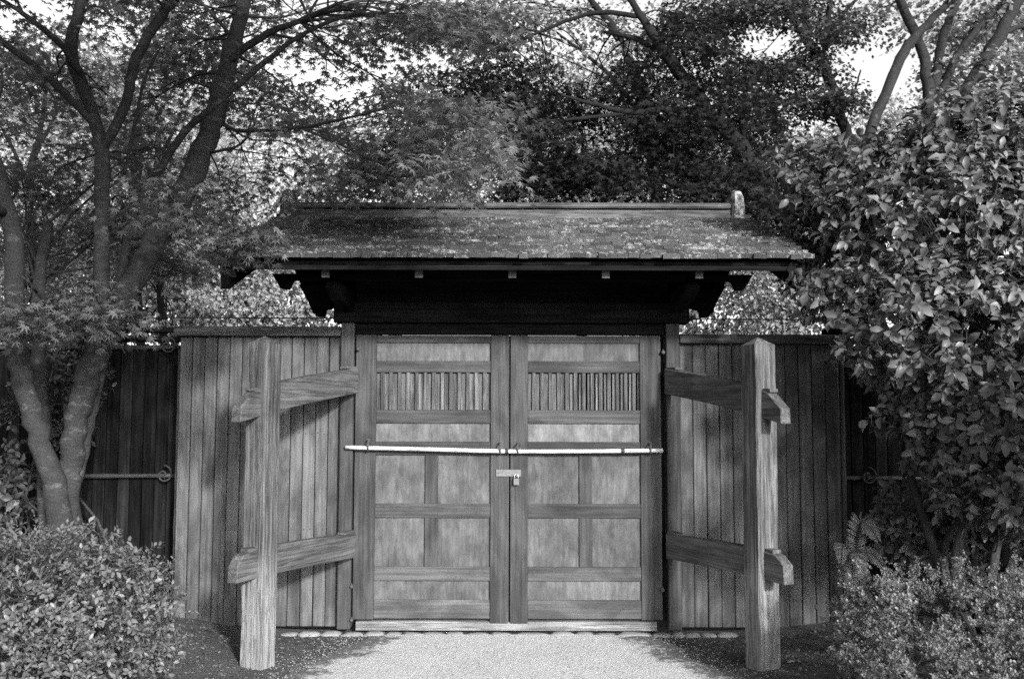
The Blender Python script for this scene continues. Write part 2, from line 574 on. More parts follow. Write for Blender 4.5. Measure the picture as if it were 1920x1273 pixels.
# eave boards, rafters and barge boards
EAVE_Y, RIDGE_Y, EAVE_Z, RIDGE_Z = -1.05, 0.65, 2.495, 3.085
SL = math.atan2(RIDGE_Z - EAVE_Z, RIDGE_Y - EAVE_Y)
LEN = math.hypot(RIDGE_Z - EAVE_Z, RIDGE_Y - EAVE_Y)
roof = empty('roof', (0, 0, 0), gate)
for side in (0, 1):
    def put(o, x, s, h):
        """place on the slope: s metres up from the eave, h above the deck"""
        y = EAVE_Y + s * math.cos(SL) - h * math.sin(SL)
        z = EAVE_Z + s * math.sin(SL) + h * math.cos(SL)
        o.rotation_euler = (SL, 0, 0)
        if side:
            y = 2 * RIDGE_Y - y
            x = -x
            o.rotation_euler = (SL, 0, math.pi)
        o.location = (x, y, z)
    cut = 0.28 if side else 0.0           # the rear slope stops a little higher
    d = link('roof_deck', box_mesh(3.62, LEN - 0.04 - cut, 0.022, M['beam'], 0.002), roof); put(d, 0, (LEN + cut) / 2, -0.016)
    d = link('eave_board', box_mesh(3.6, 0.10, 0.03, M['beam'], 0.003), roof); put(d, 0, 0.06 + cut, -0.045)
    for x in (-1.8, -1.2, -0.6, 0.0, 0.6, 1.2, 1.8):
        o = link('rafter', box_mesh(0.052, LEN - 0.12 - cut, 0.062, M['beam_y'], 0.003), roof); put(o, x, (LEN + cut) / 2 + 0.03, -0.062 - 0.031)
        e = link('rafter_end', box_mesh(0.050, 0.006, 0.058, M['rafter_end'], 0.001), roof); put(e, x, 0.079 + cut, -0.062 - 0.031)
    for x in (-1.84, 1.84):
        o = link('barge_board', box_mesh(0.055, LEN - 0.02 - cut, 0.10 if side else 0.165, M['beam_y'], 0.004), roof); put(o, x, (LEN + cut) / 2 + 0.04, -0.03 - (0.05 if side else 0.0825))

# shingle courses: each course a strip of uneven shingles
NC = 13
EXPO = LEN / NC
cms = []
for c in range(NC):
    mb = MB()
    ends = []
    x = -1.885 + random.uniform(-0.02, 0.0)
    while x < 1.88:
        w = random.uniform(0.06, 0.15)
        w = min(w, 1.895 - x)
        th = random.uniform(0.025, 0.030)
        sag = random.uniform(-0.004, 0.004)
        ln = EXPO * 1.7
        base = len(mb.v)
        x0, x1 = x + 0.001, x + w - 0.001
        y0, y1 = -random.uniform(0.0, 0.009) - (random.uniform(0.0, 0.03) if c == 0 else 0), ln
        for (yy, zz) in ((y0, 0.029 + sag * 0.5), (y1, 0.0)):
            for xx in (x0, x1):
                mb.v.append((xx, yy, zz)); mb.v.append((xx, yy, zz + th))
        for q in ((0, 2, 3, 1), (4, 5, 7, 6), (1, 3, 7, 5), (0, 4, 6, 2), (0, 1, 5, 4), (2, 6, 7, 3)):
            mb.f.append(tuple(base + i for i in q))
        ends.append(len(mb.f) - 2)
        x += w
    mb.ends = ends
    cms.append(mb)
for side in (0, 1):
    for c in range(NC):
        if side and c < 2: continue
        if side == 0:
            o = cms[c].build('shingle_course', M['shingle'], roof)
            o.data.materials.append(M['butt'])
            for k in cms[c].ends: o.data.polygons[k].material_index = 1
            cms[c] = o.data
        else:
            o = link('shingle_course', cms[c], roof)
        s = c * EXPO - 0.03
        y = EAVE_Y + s * math.cos(SL); z = EAVE_Z + s * math.sin(SL) + 0.002
        o.rotation_euler = (SL, 0, 0)
        if side:
            y = 2 * RIDGE_Y - y
            o.rotation_euler = (SL, 0, math.pi)
        o.location = (0, y, z)
box('ridge_board', roof, M['ridge'], -1.74, 1.74, RIDGE_Y - 0.10, RIDGE_Y + 0.10, 3.07, 3.165, 0.006)
box('ridge_cap', roof, M['ridge'], -1.745, 1.735, RIDGE_Y - 0.135, RIDGE_Y + 0.135, 3.172, 3.215, 0.012)
for s in (-1, 1):
    mb = MB()
    cx = s * 1.795
    rows = [(3.06, 0.075, 0.17), (3.12, 0.07, 0.165), (3.2, 0.062, 0.16), (3.27, 0.055, 0.15), (3.315, 0.04, 0.12), (3.335, 0.02, 0.07)]
    b0 = len(mb.v)
    for z, hx, hy in rows:
        for k in range(12):
            a = 2 * math.pi * k / 12
            ca, sa = math.cos(a), math.sin(a)
            q = 1 / max(abs(ca), abs(sa)) ** 0.75
            mb.v.append((cx + hx * q * ca * random.uniform(0.92, 1.06), RIDGE_Y + hy * q * sa * random.uniform(0.93, 1.05), z + random.uniform(-0.006, 0.006)))
    for j in range(len(rows) - 1):
        for k in range(12):
            mb.f.append((b0 + j * 12 + k, b0 + j * 12 + (k + 1) % 12, b0 + (j + 1) * 12 + (k + 1) % 12, b0 + (j + 1) * 12 + k))
    mb.f.append(tuple(b0 + (len(rows) - 1) * 12 + k for k in range(12)))
    mb.build('ridge_end_block', M['lichen'], roof)


def ring_mesh(R, r, mat, n=18, m=7):
    mb = MB()
    for i in range(n):
        a = 2 * math.pi * i / n
        for k in range(m):
            b = 2 * math.pi * k / m
            mb.v.append((r * math.sin(b), (R + r * math.cos(b)) * math.cos(a), (R + r * math.cos(b)) * math.sin(a)))
    for i in range(n):
        for k in range(m):
            mb.f.append((i * m + k, i * m + (k + 1) % m, ((i + 1) % n) * m + (k + 1) % m, ((i + 1) % n) * m + k))
    me = bpy.data.meshes.new('ring')
    me.from_pydata(mb.v, [], mb.f); me.shade_smooth(); me.materials.append(mat)
    return me


RING = ring_mesh(0.040, 0.0058, M['iron'])


def door(x_out, x_in, sgn, rows, mun, label, dz):
    """x_out / x_in: outer and meeting edge; sgn -1 left leaf, +1 right leaf."""
    d = empty('door', ((x_out + x_in) / 2, 0, 0), gate)
    d['label'] = label
    so, si = 0.152, 0.135
    xo = (x_out, x_out + so) if sgn < 0 else (x_out - so, x_out)
    xi = (x_in - si, x_in) if sgn < 0 else (x_in, x_in + si - 0.007)
    box('stile', d, M['frame_v'], *xo, 0.0, 0.05, 0.066, 2.115, 0.004)
    box('stile', d, M['frame_v'], *xi, -0.002, 0.05, 0.042, 2.115, 0.004)
    a, b = (xo[1], xi[0]) if sgn < 0 else (xi[1], xo[0])
    for kind, z1, z0 in rows:
        if kind == 'rail':
            box('rail', d, M['rail_pale'] if z1 < 0.45 else M['frame_h'], a, b, 0.006, 0.046, z0, z1, 0.003)
        elif kind == 'panel':
            box('panel', d, M['panel_pale'], a, b, 0.022, 0.036, z0, z1, 0.0)
        elif kind == 'pair':
            box('muntin', d, M['frame_v'], mun - 0.047, mun + 0.047, 0.0055, 0.046, z0, z1, 0.003)
            box('panel', d, M['panel'], a, mun - 0.047, 0.022, 0.036, z0, z1, 0.0)
            box('panel', d, M['panel'], mun + 0.047, b, 0.022, 0.036, z0, z1, 0.0)
        elif kind == 'lattice':
            n = 13
            p = (b - a) / (n + 0.4)
            for i in range(n):
                cx = a + p * (i + 0.7)
                w = 0.0125 + random.uniform(-0.001, 0.0015)
                box('lattice_bar', d, M['slat'], cx - w, cx + w, 0.012, 0.03, z0, z1, 0.002)
            for i in range(n + 1):
                cx = a + p * (i + 0.2) + (min(0.022, 0.007 * (i - 3)) if sgn > 0 and i > 3 else 0)
                box('shutter_slat', d, M['slat'], max(a, cx - 0.026), min(b, cx + 0.024), 0.0325, 0.040, z0, z1 - 0.006, 0.001)
            box('dark_gap_sheet', d, M['board_dark'], a - 0.01, b + 0.01, 0.075, 0.085, z0 - 0.03, z1 + 0.03, 0.0)  # dark sheet added so the lattice gaps look shaded
            for q in ((a - 0.01, a + 0.01), (b - 0.01, b + 0.01)):
                box('shutter_runner', d, M['board_dark'], *q, 0.0505, 0.0745, z0 - 0.03, z1 + 0.03, 0.0)
            for q in ((z0 - 0.03, z0 - 0.005), (z1 + 0.005, z1 + 0.03)):
                box('shutter_runner', d, M['board_dark'], a + 0.011, b - 0.011, 0.0505, 0.0745, *q, 0.0)
    return d


ROWS = [('rail', 2.112, 2.058), ('panel', 2.058, 1.925), ('rail', 1.925, 1.84), ('lattice', 1.84, 1.567), ('rail', 1.567, 1.47),
        ('panel', 1.47, 1.337), ('rail', 1.337, 1.24), ('pair', 1.24, 0.89), ('rail', 0.89, 0.789), ('pair', 0.789, 0.44),
        ('rail', 0.44, 0.34), ('panel', 0.34, 0.205), ('rail', 0.205, 0.073)]
dl = door(-1.144, -0.021, -1, ROWS, -0.583, 'left door leaf with closed lattice shutter', 0)
dr = door(1.087, -0.012, 1, ROWS, 0.536, 'right door leaf with dark open lattice', 0)

box('meeting_strip', dl, M['board_dark'], -0.07, 0.03, 0.053, 0.07, 0.05, 2.115, 0.002)
for a_, b_ in ((-1.17, -1.12), (1.06, 1.118)):
    box('door_stop', gate, M['board_dark'], a_, b_, 0.0535 + 0.004, 0.11, 0.053, 2.118, 0.002)

# eye rings that hold the pole, hinge studs, hasp
for d, px in ((dl, 690), (dl, 938), (dr, 973), (dr, 1220)):
    x = at(px, 840, -0.03).x
    zr = 1.291 if px != 690 else 1.308
    o = link('pole_ring', RING, d); o.location = (x - d.location.x, -0.036, zr)
    o.rotation_euler = (0, 0, random.uniform(-0.35, 0.35))
    mb = MB()
    mb.tube([(x - d.location.x, 0.0, zr + 0.037, 0.010), (x - d.location.x, -0.018, zr + 0.037, 0.013)], 8)
    mb.build('ring_staple', M['iron'], d)
for px, py in ((671, 655), (660, 1100), (660, 1163), (1243, 660), (1243, 1105)):
    p = at(px, py, -0.03)
    mb = MB()
    mb.tube([(p.x, -0.02, p.z, 0.013), (p.x, -0.034, p.z, 0.015), (p.x, -0.044, p.z, 0.010)], 9)
    mb.tube([(p.x, -0.03, p.z - 0.012, 0.006), (p.x, -0.03, p.z + 0.022, 0.005)], 7)
    mb.build('hinge_stud', M['iron'], gate, True)
a, b = at(930, 893, 0), at(977, 880, 0)
box('hasp', dl, M['steel'], a.x, b.x, -0.012, -0.004, a.z, b.z, 0.002)
mb = MB()
mb.tube([(0.035 - dl.location.x, -0.002, 1.105, 0.005), (0.035 - dl.location.x, -0.030, 1.108, 0.005), (0.035 - dl.location.x, -0.030, 1.090, 0.005), (0.035 - dl.location.x, -0.002, 1.088, 0.005)], 7)
mb.build('hasp_staple', M['steel'], dl)
mb = MB()
for dx, dz in ((-0.105, 0.0), (-0.095, 0.0)):
    mb.tube([(dx - dl.location.x, -0.0115, 1.112, 0.004), (dx - dl.location.x, -0.016, 1.112, 0.003)], 6)
mb.build('hasp_rivets', M['iron'], dl)

# padlock
pl = tag(empty('padlock', (0.032, -0.026, 1.05)), 'small closed padlock hanging from the metal hasp between the doors', 'padlock')
box('lock_body', pl, M['steel'], 0.032 - 0.021, 0.032 + 0.021, -0.037, -0.016, 1.026, 1.075, 0.004)
mb = MB()
arc = [(-0.013, 0, 0.024, 0.0042), (-0.013, 0, 0.042, 0.0042)] + [(0.013 * -math.cos(a), 0, 0.042 + 0.013 * math.sin(a), 0.0042) for a in np.linspace(0.3, math.pi - 0.3, 6)] + [(0.013, 0, 0.042, 0.0042), (0.013, 0, 0.024, 0.0042)]
mb.tube(arc, 8)
mb.build('shackle', M['white'], pl, True)

# white pole through the rings
pole = tag(empty('barrier_pole', (0, -0.05, 1.28)), 'long white pole barred across both doors through iron rings', 'pole')
pts = [(-1.202, -0.05, 1.295, 0.0152), (-0.6, -0.05, 1.283, 0.0152), (-0.05, -0.05, 1.270, 0.0152), (0.55, -0.05, 1.272, 0.0152), (1.09, -0.05, 1.279, 0.0152)]
mb = MB(); mb.tube([(p[0], p[1] + 0.05, p[2] - 1.28, p[3]) for p in catmull(pts, 6)], 14)
mb.build('pole_shaft', M['white'], pole, True)
for x, z in ((-0.037, 1.2699), (0.80, 1.2746)):
    mb = MB(); mb.tube([(x - 0.012, 0, z - 1.28, 0.0166), (x + 0.012, 0, z - 1.28, 0.0166)], 14)
    mb.build('tape_band', M['tape'], pole, True)

# stones under the sill
foot = tag(empty('stone_footing', (0, -0.04, 0)), 'row of pale half buried stones under the gate sill', 'stone footing')


def stone_mesh(seed):
    r = random.Random(seed)
    bm = bmesh.new()
    bmesh.ops.create_icosphere(bm, subdivisions=2, radius=1)
    for v in bm.verts:
        c = v.co
        k = 1 / max(abs(c.x), abs(c.y), abs(c.z)) ** 0.8
        v.co = c * k * r.uniform(0.86, 1.06)
    me = bpy.data.meshes.new('stone'); bm.to_mesh(me); bm.free(); me.shade_smooth(); me.materials.append(M['stone'])
    return me


SM = [stone_mesh(i) for i in range(9)]
edges = [525, 560, 602, 640, 684, 722, 754, 789, 834, 870, 918, 962, 1030, 1078, 1114, 1157, 1221, 1262, 1283, 1314, 1345, 1385]
for i in range(len(edges) - 1):
    x0, x1 = at(edges[i], 1185, -0.04).x, at(edges[i + 1], 1185, -0.04).x
    o = link('stone', SM[(i * 5) % 9], foot)
    o.location = ((x0 + x1) / 2, 0.005 + random.uniform(-0.008, 0.008), -0.048 + random.uniform(-0.004, 0.003))
    o.scale = ((x1 - x0) / 2 * 1.02, 0.06, 0.036 * random.uniform(0.85, 1.1))
    o.rotation_euler = (0, 0, random.uniform(-0.06, 0.06))

# ------------------------------------------------------------------ braced posts
for s, lab in ((-1, 'weathered square post left of the doors with two sloping through braces'), (1, 'weathered square post right of the doors, its inner face in shade')):
    post = empty('braced_post', (s * 1.553 - (0.012 if s > 0 else 0), -1.05, 0))
    tag(post, lab, 'post', 'braced posts flanking the gate')
    ang = math.atan2(-1.0, s * 0.41)
    w = 0.152
    bm = bmesh.new()
    hs = [-0.06, 0.08, 0.2, 0.32, 0.45, 0.6, 0.75, 0.9, 1.1, 1.3, 1.5, 1.7, 1.85, 1.968]
    rings = []
    rr = random.Random(3 + s)
    for z in hs:
        j = 0.006 if z < 0.6 else 0.003
        ring = []
        for cx, cy in ((-1, -1), (1, -1), (1, 1), (-1, 1)):
            for ox, oy in (((0.07, 0), (0, 0.07)) if cx * cy > 0 else ((0, 0.07), (0.07, 0))):
                # chamfered corners, ordered round the outline
                ring.append(((cx * (1 - ox)) * w / 2 + rr.uniform(-j, j), (cy * (1 - oy)) * w / 2 + rr.uniform(-j, j), z))
        rings.append(ring)
    vs = [[bm.verts.new(p) for p in sorted(r, key=lambda p: math.atan2(p[1], p[0]))] for r in rings]
    for a_, b_ in zip(vs, vs[1:]):
        for k in range(8):
            bm.faces.new((a_[k], a_[(k + 1) % 8], b_[(k + 1) % 8], b_[k]))
    apex = bm.verts.new((0, 0, 2.018))
    for k in range(8): bm.faces.new((vs[-1][k], vs[-1][(k + 1) % 8], apex))
    bmesh.ops.translate(bm, vec=(0, 0, -1.0), verts=bm.verts)
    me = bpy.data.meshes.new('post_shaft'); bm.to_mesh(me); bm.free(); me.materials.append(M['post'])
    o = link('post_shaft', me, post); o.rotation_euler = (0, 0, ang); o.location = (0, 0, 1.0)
    for zw, zp, zo, h0, h1, h2, nm in ((1.777, 1.625, 1.545, 0.182, 0.182, 0.145, 'brace'), (0.600, 0.625, 0.607, 0.172, 0.178, 0.155, 'brace')):
        us = [-1.07, -0.8, -0.5, -0.25, 0.0, 0.14, 0.25]
        cz = np.interp(us, [-1.07, -0.5, 0.0, 0.27], [zw, zp + (zw - zp) * 0.5 / 1.07 + 0.004, zp, zo])
        hh = np.interp(us, [-1.07, 0.0, 0.27], [h0, h1, h2])
        rr = random.Random(int(zw * 10) + s)
        top = [(u, c + h / 2) for u, c, h in zip(us, cz, hh)]
        bot = [(u, c - h / 2) for u, c, h in zip(us, cz, hh)]
        top[-1] = (0.20 + rr.uniform(-0.02, 0.02), top[-1][1] + 0.004)
        top.append((0.262, top[-1][1] - 0.045 - rr.uniform(0, 0.02)))
        bot[-1] = (0.268, bot[-1][1])
        prof = top + bot[::-1]
        o = link(nm, prism_mesh([(u, z - zp) for u, z in prof], 0.072, M['brace'], 0.005), post)
        o.rotation_euler = (0, 0, ang); o.location = (0, 0, zp)
        # wedges driven in over the brace
        for u0, u1, dz in ((0.085, 0.155, 0.022), (-0.125, -0.078, 0.020), (-1.06, -0.93, 0.018)):
            um = (u0 + u1) / 2
            zt = np.interp(um, us, cz + hh / 2)
            wd = link('wedge', prism_mesh([(u0, 0), (u1, 0), (u1, dz), (u0, dz + 0.004)], 0.06, M['brace'], 0.002), post)
            wd.rotation_euler = (0, 0, ang)
            wd.location = Vector((0, 0, zt - 0.003))
    # low stone pad at its foot
    pass


# ------------------------------------------------------------------ fences
def board_fence(name, lab, x0, x1, y, ztop, zbot, mat, cat='fence', widths=0.095, capmat=None, nails=()):
    f = tag(empty(name, ((x0 + x1) / 2, y, 0)), lab, cat, 'board fences beside the gate')
    x = x0
    n = max(1, round((x1 - x0) / widths))
    w = (x1 - x0) / n
    nb = MB()
    for i in range(n):
        ww = w
        zb = zbot(x) if callable(zbot) else zbot
        o = box('board', f, mat, x + 0.0025, x + ww - 0.0025, y + random.uniform(-0.004, 0.004), y + 0.022, -0.02 + zb, ztop - random.uniform(0, 0.004), 0.005, 0.0)
        o.rotation_euler = (random.uniform(-0.002, 0.002), random.uniform(-0.0015, 0.0015), random.uniform(-0.03, 0.03))
        for zn in nails:
            for k in (0.25, 0.75):
                nb.box((x + ww * k - f.location.x, -0.0045, zn + random.uniform(-0.006, 0.006)), (0.005, 0.004, 0.009))
        x += ww
    if nails: tag(nb.build('nail_heads', M['iron'], f), kind='stuff')
    return f


def zb_side(x):
    return ground_z(x, 0.05)


fl = board_fence('board_fence', 'pale vertical board fence panel left of the gate pillar', -2.445, -1.256, 0.03, 2.10, lambda x: 0.03, M['board'], nails=(1.395, 0.70))
fr = board_fence('board_fence', 'dappled vertical board fence panel right of the gate pillar', 1.226, 2.395, 0.03, 2.055, lambda x: 0.03, M['board'], nails=(2.03,))
box('cap_rail', fl, M['cap'], -2.475, -1.256, -0.035, 0.11, 2.103, 2.172, 0.005)
box('cap_rail', fr, M['cap'], 1.226, 2.41, -0.035, 0.11, 2.057, 2.122, 0.005)
for f, (a, b) in ((fl, (-2.445, -1.256)), (fr, (1.226, 2.395))):
    box('backing_board', f, M['board_dark'], a + 0.006, b - 0.006, 0.0545, 0.0565, 0.0, 2.099 if f is fl else 2.053, 0.0)
    for z in (0.35, 1.2, 1.95):
        box('back_rail', f, M['board_dark'], a + 0.01, b - 0.01, 0.058, 0.10, z - 0.04, z + 0.04, 0.003)
box('end_post', fl, M['board_dark'], -2.442, -2.36, 0.058, 0.14, -0.02, 2.10, 0.004)
box('end_post', fr, M['board_dark'], 2.305, 2.392, 0.058, 0.14, -0.02, 2.055, 0.004)
for px, py, r in ((1535, 1135, 0.022), (1558, 993, 0.014)):
    p = at(px, py, 0.024)
    mb = MB(); mb.tube([(p.x - fr.location.x, -0.004 - 0.004, p.z, r), (p.x - fr.location.x, 0.006, p.z, r)], 14)
    o = mb.build('knot', M['tape'], fr)

# dark fences farther back, with bamboo rails tied on
DEEP = 0.45
for s, lab in ((-1, 'dark shaded board fence with bamboo rails behind the maple trunks'), (1, 'dark board fence with bamboo rails half hidden by the glossy shrub')):
    xa, xb = (-6.2, -2.47) if s < 0 else (2.43, 6.2)
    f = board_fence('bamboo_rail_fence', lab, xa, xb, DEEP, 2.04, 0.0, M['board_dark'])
    box('top_beam', f, M['beam'], xa, xb, DEEP - 0.05, DEEP + 0.07, 2.165, 2.205, 0.004)
    box('upper_rail', f, M['beam'], xa, xb, DEEP - 0.02, DEEP + 0.05, 2.092, 2.135, 0.004)
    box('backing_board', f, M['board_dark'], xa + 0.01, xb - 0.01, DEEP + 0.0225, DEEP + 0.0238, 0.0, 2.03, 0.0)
    n = 5
    for k in range(n):
        x = xa + (xb - xa) * k / (n - 1)
        x = min(max(x, xa + 0.04), xb - 0.04)
        box('fence_post', f, M['board_dark'], x - 0.035, x + 0.035, DEEP + 0.024, DEEP + 0.09, 0.0, 2.16, 0.004)
    for z in (2.04 + 0.005, 1.06):
        mb = MB()
        pts = []
        for x in np.arange(xa, xb + 1e-6, 0.11):
            pts.append((x - f.location.x, -0.04, z + 0.004 * math.sin(x * 2.1), 0.017 if int(round(x / 0.11)) % 4 else 0.0195))
        mb.tube(pts, 9)
        mb.build('bamboo_rail', M['bamboo'], f, True)
        x = -2.66 if s < 0 else 2.72
        while xa < x < xb:
            kn = MB()
            sp = [(x - f.location.x + (0.012 + 0.0075 * a) * math.cos(a), -0.068, z + 0.012 + (0.012 + 0.0075 * a) * math.sin(a), 0.007) for a in np.linspace(0, 5.0 * math.pi / 2, 26)]
            kn.tube(sp, 6)
            kn.tube([(x - f.location.x, -0.03, z - 0.03, 0.008), (x - f.location.x, -0.066, z, 0.009), (x - f.location.x, -0.03, z + 0.03, 0.008)], 6)
            kn.build('rope_tie', M['rope'], f, True)
            x += s * 0.9
    if s > 0:
        mb = MB()
        pts = [(2.445 - f.location.x, -0.33, z, 0.021 if k % 3 else 0.0245) for k, z in enumerate(np.arange(-0.02, 2.13, 0.12))]
        mb.tube(pts, 10)
        mb.build('bamboo_upright', M['bamboo'], f, True)
    else:
        mb = MB()
        pts = [(-2.475 - f.location.x, -0.33, z, 0.010 if k % 3 else 0.0125) for k, z in enumerate(np.arange(-0.02, 2.08, 0.12))]
        mb.tube(pts, 8)
        mb.build('bamboo_upright', M['bamboo'], f, True)

wire = MB()
wire.tube([(-6.2, 0.9, 2.335, 0.005), (-2, 0.9, 2.325, 0.005), (2, 0.9, 2.325, 0.005), (6.2, 0.9, 2.33, 0.005)], 6)
o = wire.build('wire', M['iron'])
tag(o, 'thin dark wire strung level behind the fence tops', 'wire')


# ------------------------------------------------------------------ leaves
def lobed(lobes, notch, droop=0.18):
    """Palmate leaf: lobes as (angle, length) from one side to the other."""
    v = [(0, 0, 0)]
    f = []
    n = len(lobes)
    rim = []
    for i, (a, L) in enumerate(lobes):
        if i == 0:
            a0 = a - 22
            rim.append((a0, notch * 0.55))
        rim.append((a, L))
        if i < n - 1:
            a1 = (a + lobes[i + 1][0]) / 2
            rim.append((a1, notch))
        else:
            rim.append((a + 22, notch * 0.55))
    for a, r in rim:
        t_ = math.radians(a)
        v.append((r * math.sin(t_), r * math.cos(t_), -droop * r * r + (0.05 if r <= notch else 0)))
    for i in range(1, len(v) - 1):
        f.append((0, i + 1, i))
    return np.array(v), np.array(f)


MAPLE = lobed([(-118, .42), (-80, .72), (-40, .92), (0, 1.0), (40, .92), (80, .72), (118, .42)], .34)
MAPLE5 = lobed([(-95, .6), (-46, .88), (0, 1.0), (46, .88), (95, .6)], .36)
DIAM = (np.array([(0, 0, 0), (.34, .5, .06), (0, 1, -.1), (-.34, .5, .06)]), np.array([(0, 1, 2), (0, 2, 3)]))


def oval(w, curl=0.2, fold=0.12):
    v = [(0, 0, 0), (w * .75, .28, fold * .8), (w, .52, fold), (w * .62, .8, fold * .3 - curl * .5), (0, 1, -curl),
         (-w * .62, .8, fold * .3 - curl * .5), (-w, .52, fold), (-w * .75, .28, fold * .8), (0, .3, 0), (0, .55, -0.01), (0, .8, -curl * .55)]
    f = [(0, 1, 8), (1, 2, 9), (1, 9, 8), (2, 3, 10), (2, 10, 9), (3, 4, 10), (0, 8, 7), (7, 8, 9), (7, 9, 6), (6, 9, 10), (6, 10, 5), (5, 10, 4)]
    return np.array(v), np.array(f)


CAMEL = oval(.27)
SHRUB = oval(.25, .1, .08)


def unit(a):
    return a / np.maximum(np.linalg.norm(a, axis=-1, keepdims=True), 1e-9)


def frames(D, N):
    D = unit(D)
    S = unit(np.cross(D, N))
    N2 = np.cross(S, D)
    return S, D, N2


def tri_mesh(name, V, F, mat):
    me = bpy.data.meshes.new(name)
    me.vertices.add(len(V)); me.vertices.foreach_set('co', V.astype(np.float32).ravel())
    nt = len(F)
    me.loops.add(nt * 3); me.loops.foreach_set('vertex_index', F.astype(np.int32).ravel())
    me.polygons.add(nt); me.polygons.foreach_set('loop_start', np.arange(0, nt * 3, 3, dtype=np.int32))
    me.update(calc_edges=True)
    me.materials.append(mat)
    return me


def leaf_cloud(name, P, D, N, L, tmpl, mat, parent, singles=0, leaf_name='leaf', part='crown'):
    """All leaves of one plant; the `singles` that show largest become objects, the rest one part."""
    tv, tf = tmpl
    S, D, N2 = frames(D, N)
    off = np.array(parent_world(parent))
    keep = np.ones(len(P), bool)
    if singles:
        d = P - np.array((0, CAM_Y, EYE))
        fw = d[:, 1] * math.cos(PITCH) + d[:, 2] * math.sin(PITCH)
        up = -d[:, 1] * math.sin(PITCH) + d[:, 2] * math.cos(PITCH)
        u, v = d[:, 0] / fw * F_PX, up / fw * F_PX
        inside = (abs(u) < 955) & (abs(v) < 630) & (fw > 0.5)
        face = abs(np.einsum('ij,ij->i', N2, unit(d)))
        score = np.where(inside, L / fw * (0.3 + face) / np.maximum(fw, 1) ** 3, 0)
        idx = np.argsort(-score)[:singles]
        me = tri_mesh(leaf_name, tv, tf, mat)
        for i in idx:
            o = link(leaf_name, me, parent)
            mm = Matrix(((S[i, 0], D[i, 0], N2[i, 0], 0), (S[i, 1], D[i, 1], N2[i, 1], 0), (S[i, 2], D[i, 2], N2[i, 2], 0), (0, 0, 0, 1)))
            o.matrix_local = Matrix.Translation(Vector(P[i] - off)) @ mm @ Matrix.Scale(float(L[i]), 4)
        keep[idx] = False
    P, S, D, N2, L = P[keep] - off, S[keep], D[keep], N2[keep], L[keep]
    n, k = len(P), len(tv)
    V = P[:, None, :] + L[:, None, None] * (tv[None, :, 0:1] * S[:, None, :] + tv[None, :, 1:2] * D[:, None, :] + tv[None, :, 2:3] * N2[:, None, :])
    F = tf[None, :, :] + (np.arange(n) * k)[:, None, None]
    o = link(part, tri_mesh(part, V.reshape(-1, 3), F.reshape(-1, 3), mat), parent)
    return tag(o, kind='stuff')


def pad_leaves(pads, per, size, tilt=0.5, flat=0.16, spread=1.0):
    """Flat sprays of leaves round the pad centres. pads: rows x, y, z, r"""
    P, D, N, L = [], [], [], []
    for x, y, z, r in pads:
        n = max(8, int(per * (r / 0.35) ** 2))
        a = rng.uniform(0, 2 * math.pi, n)
        q = r * np.sqrt(rng.uniform(0.0, 1, n)) * (0.7 + 0.45 * np.cos(3 * a + rng.uniform(0, 6)) ** 2)
        ox, oy = q * np.cos(a), q * np.sin(a)
        sl = rng.normal(0, 0.13, 2)
        oz = rng.normal(0, flat * r, n) - 0.35 * q * q / max(r, .05) + ox * sl[0] + oy * sl[1]
        P.append(np.stack([x + ox, y + oy, z + oz], 1))
        d = np.stack([np.cos(a + rng.normal(0, .8, n)), np.sin(a + rng.normal(0, .8, n)), rng.normal(-0.35, 0.3, n)], 1)
        D.append(d)
        N.append(np.stack([rng.normal(0, tilt, n), rng.normal(0, tilt, n), np.ones(n)], 1))
        L.append(size * rng.uniform(0.65, 1.25, n))
    return np.concatenate(P), np.concatenate(D), np.concatenate(N), np.concatenate(L)


def region_pads(regions, rmin=0.22, rmax=0.45, gaps=()):
    """regions: px, py, half-width px, half-height px, near depth, far depth, count"""
    out = []
    for cx, cy, rx, ry, y0, y1, n in regions:
        k = 0
        tries = 0
        while k < n and tries < n * 12:
            tries += 1
            a, q = random.uniform(0, 2 * math.pi), math.sqrt(random.random())
            px, py = cx + rx * q * math.cos(a), cy + ry * q * math.sin(a)
            if any(((px - gx_) / gw) ** 2 + ((py - gy_) / gh) ** 2 < 1 for gx_, gy_, gw, gh in gaps): continue
            p = at(px, py, random.uniform(y0, y1))
            out.append((p.x, p.y, p.z, random.uniform(rmin, rmax)))
            k += 1
    return out


def limb_pts(spec, n=6, jit=0.0):
    """spec rows: px, py, Y, width in photo px -> smoothed x, y, z, r"""
    rows = []
    for px, py, Y, w in spec:
        p = at(px, py, Y)
        rows.append((p.x, p.y, p.z, max(0.003, 0.37 * w * mpp(Y))))
    pts = catmull(rows, n)
    if jit:
        for q in pts[1:-1]:
            q[:3] += np.array([random.gauss(0, jit) * q[3] for _ in range(3)])
    return pts


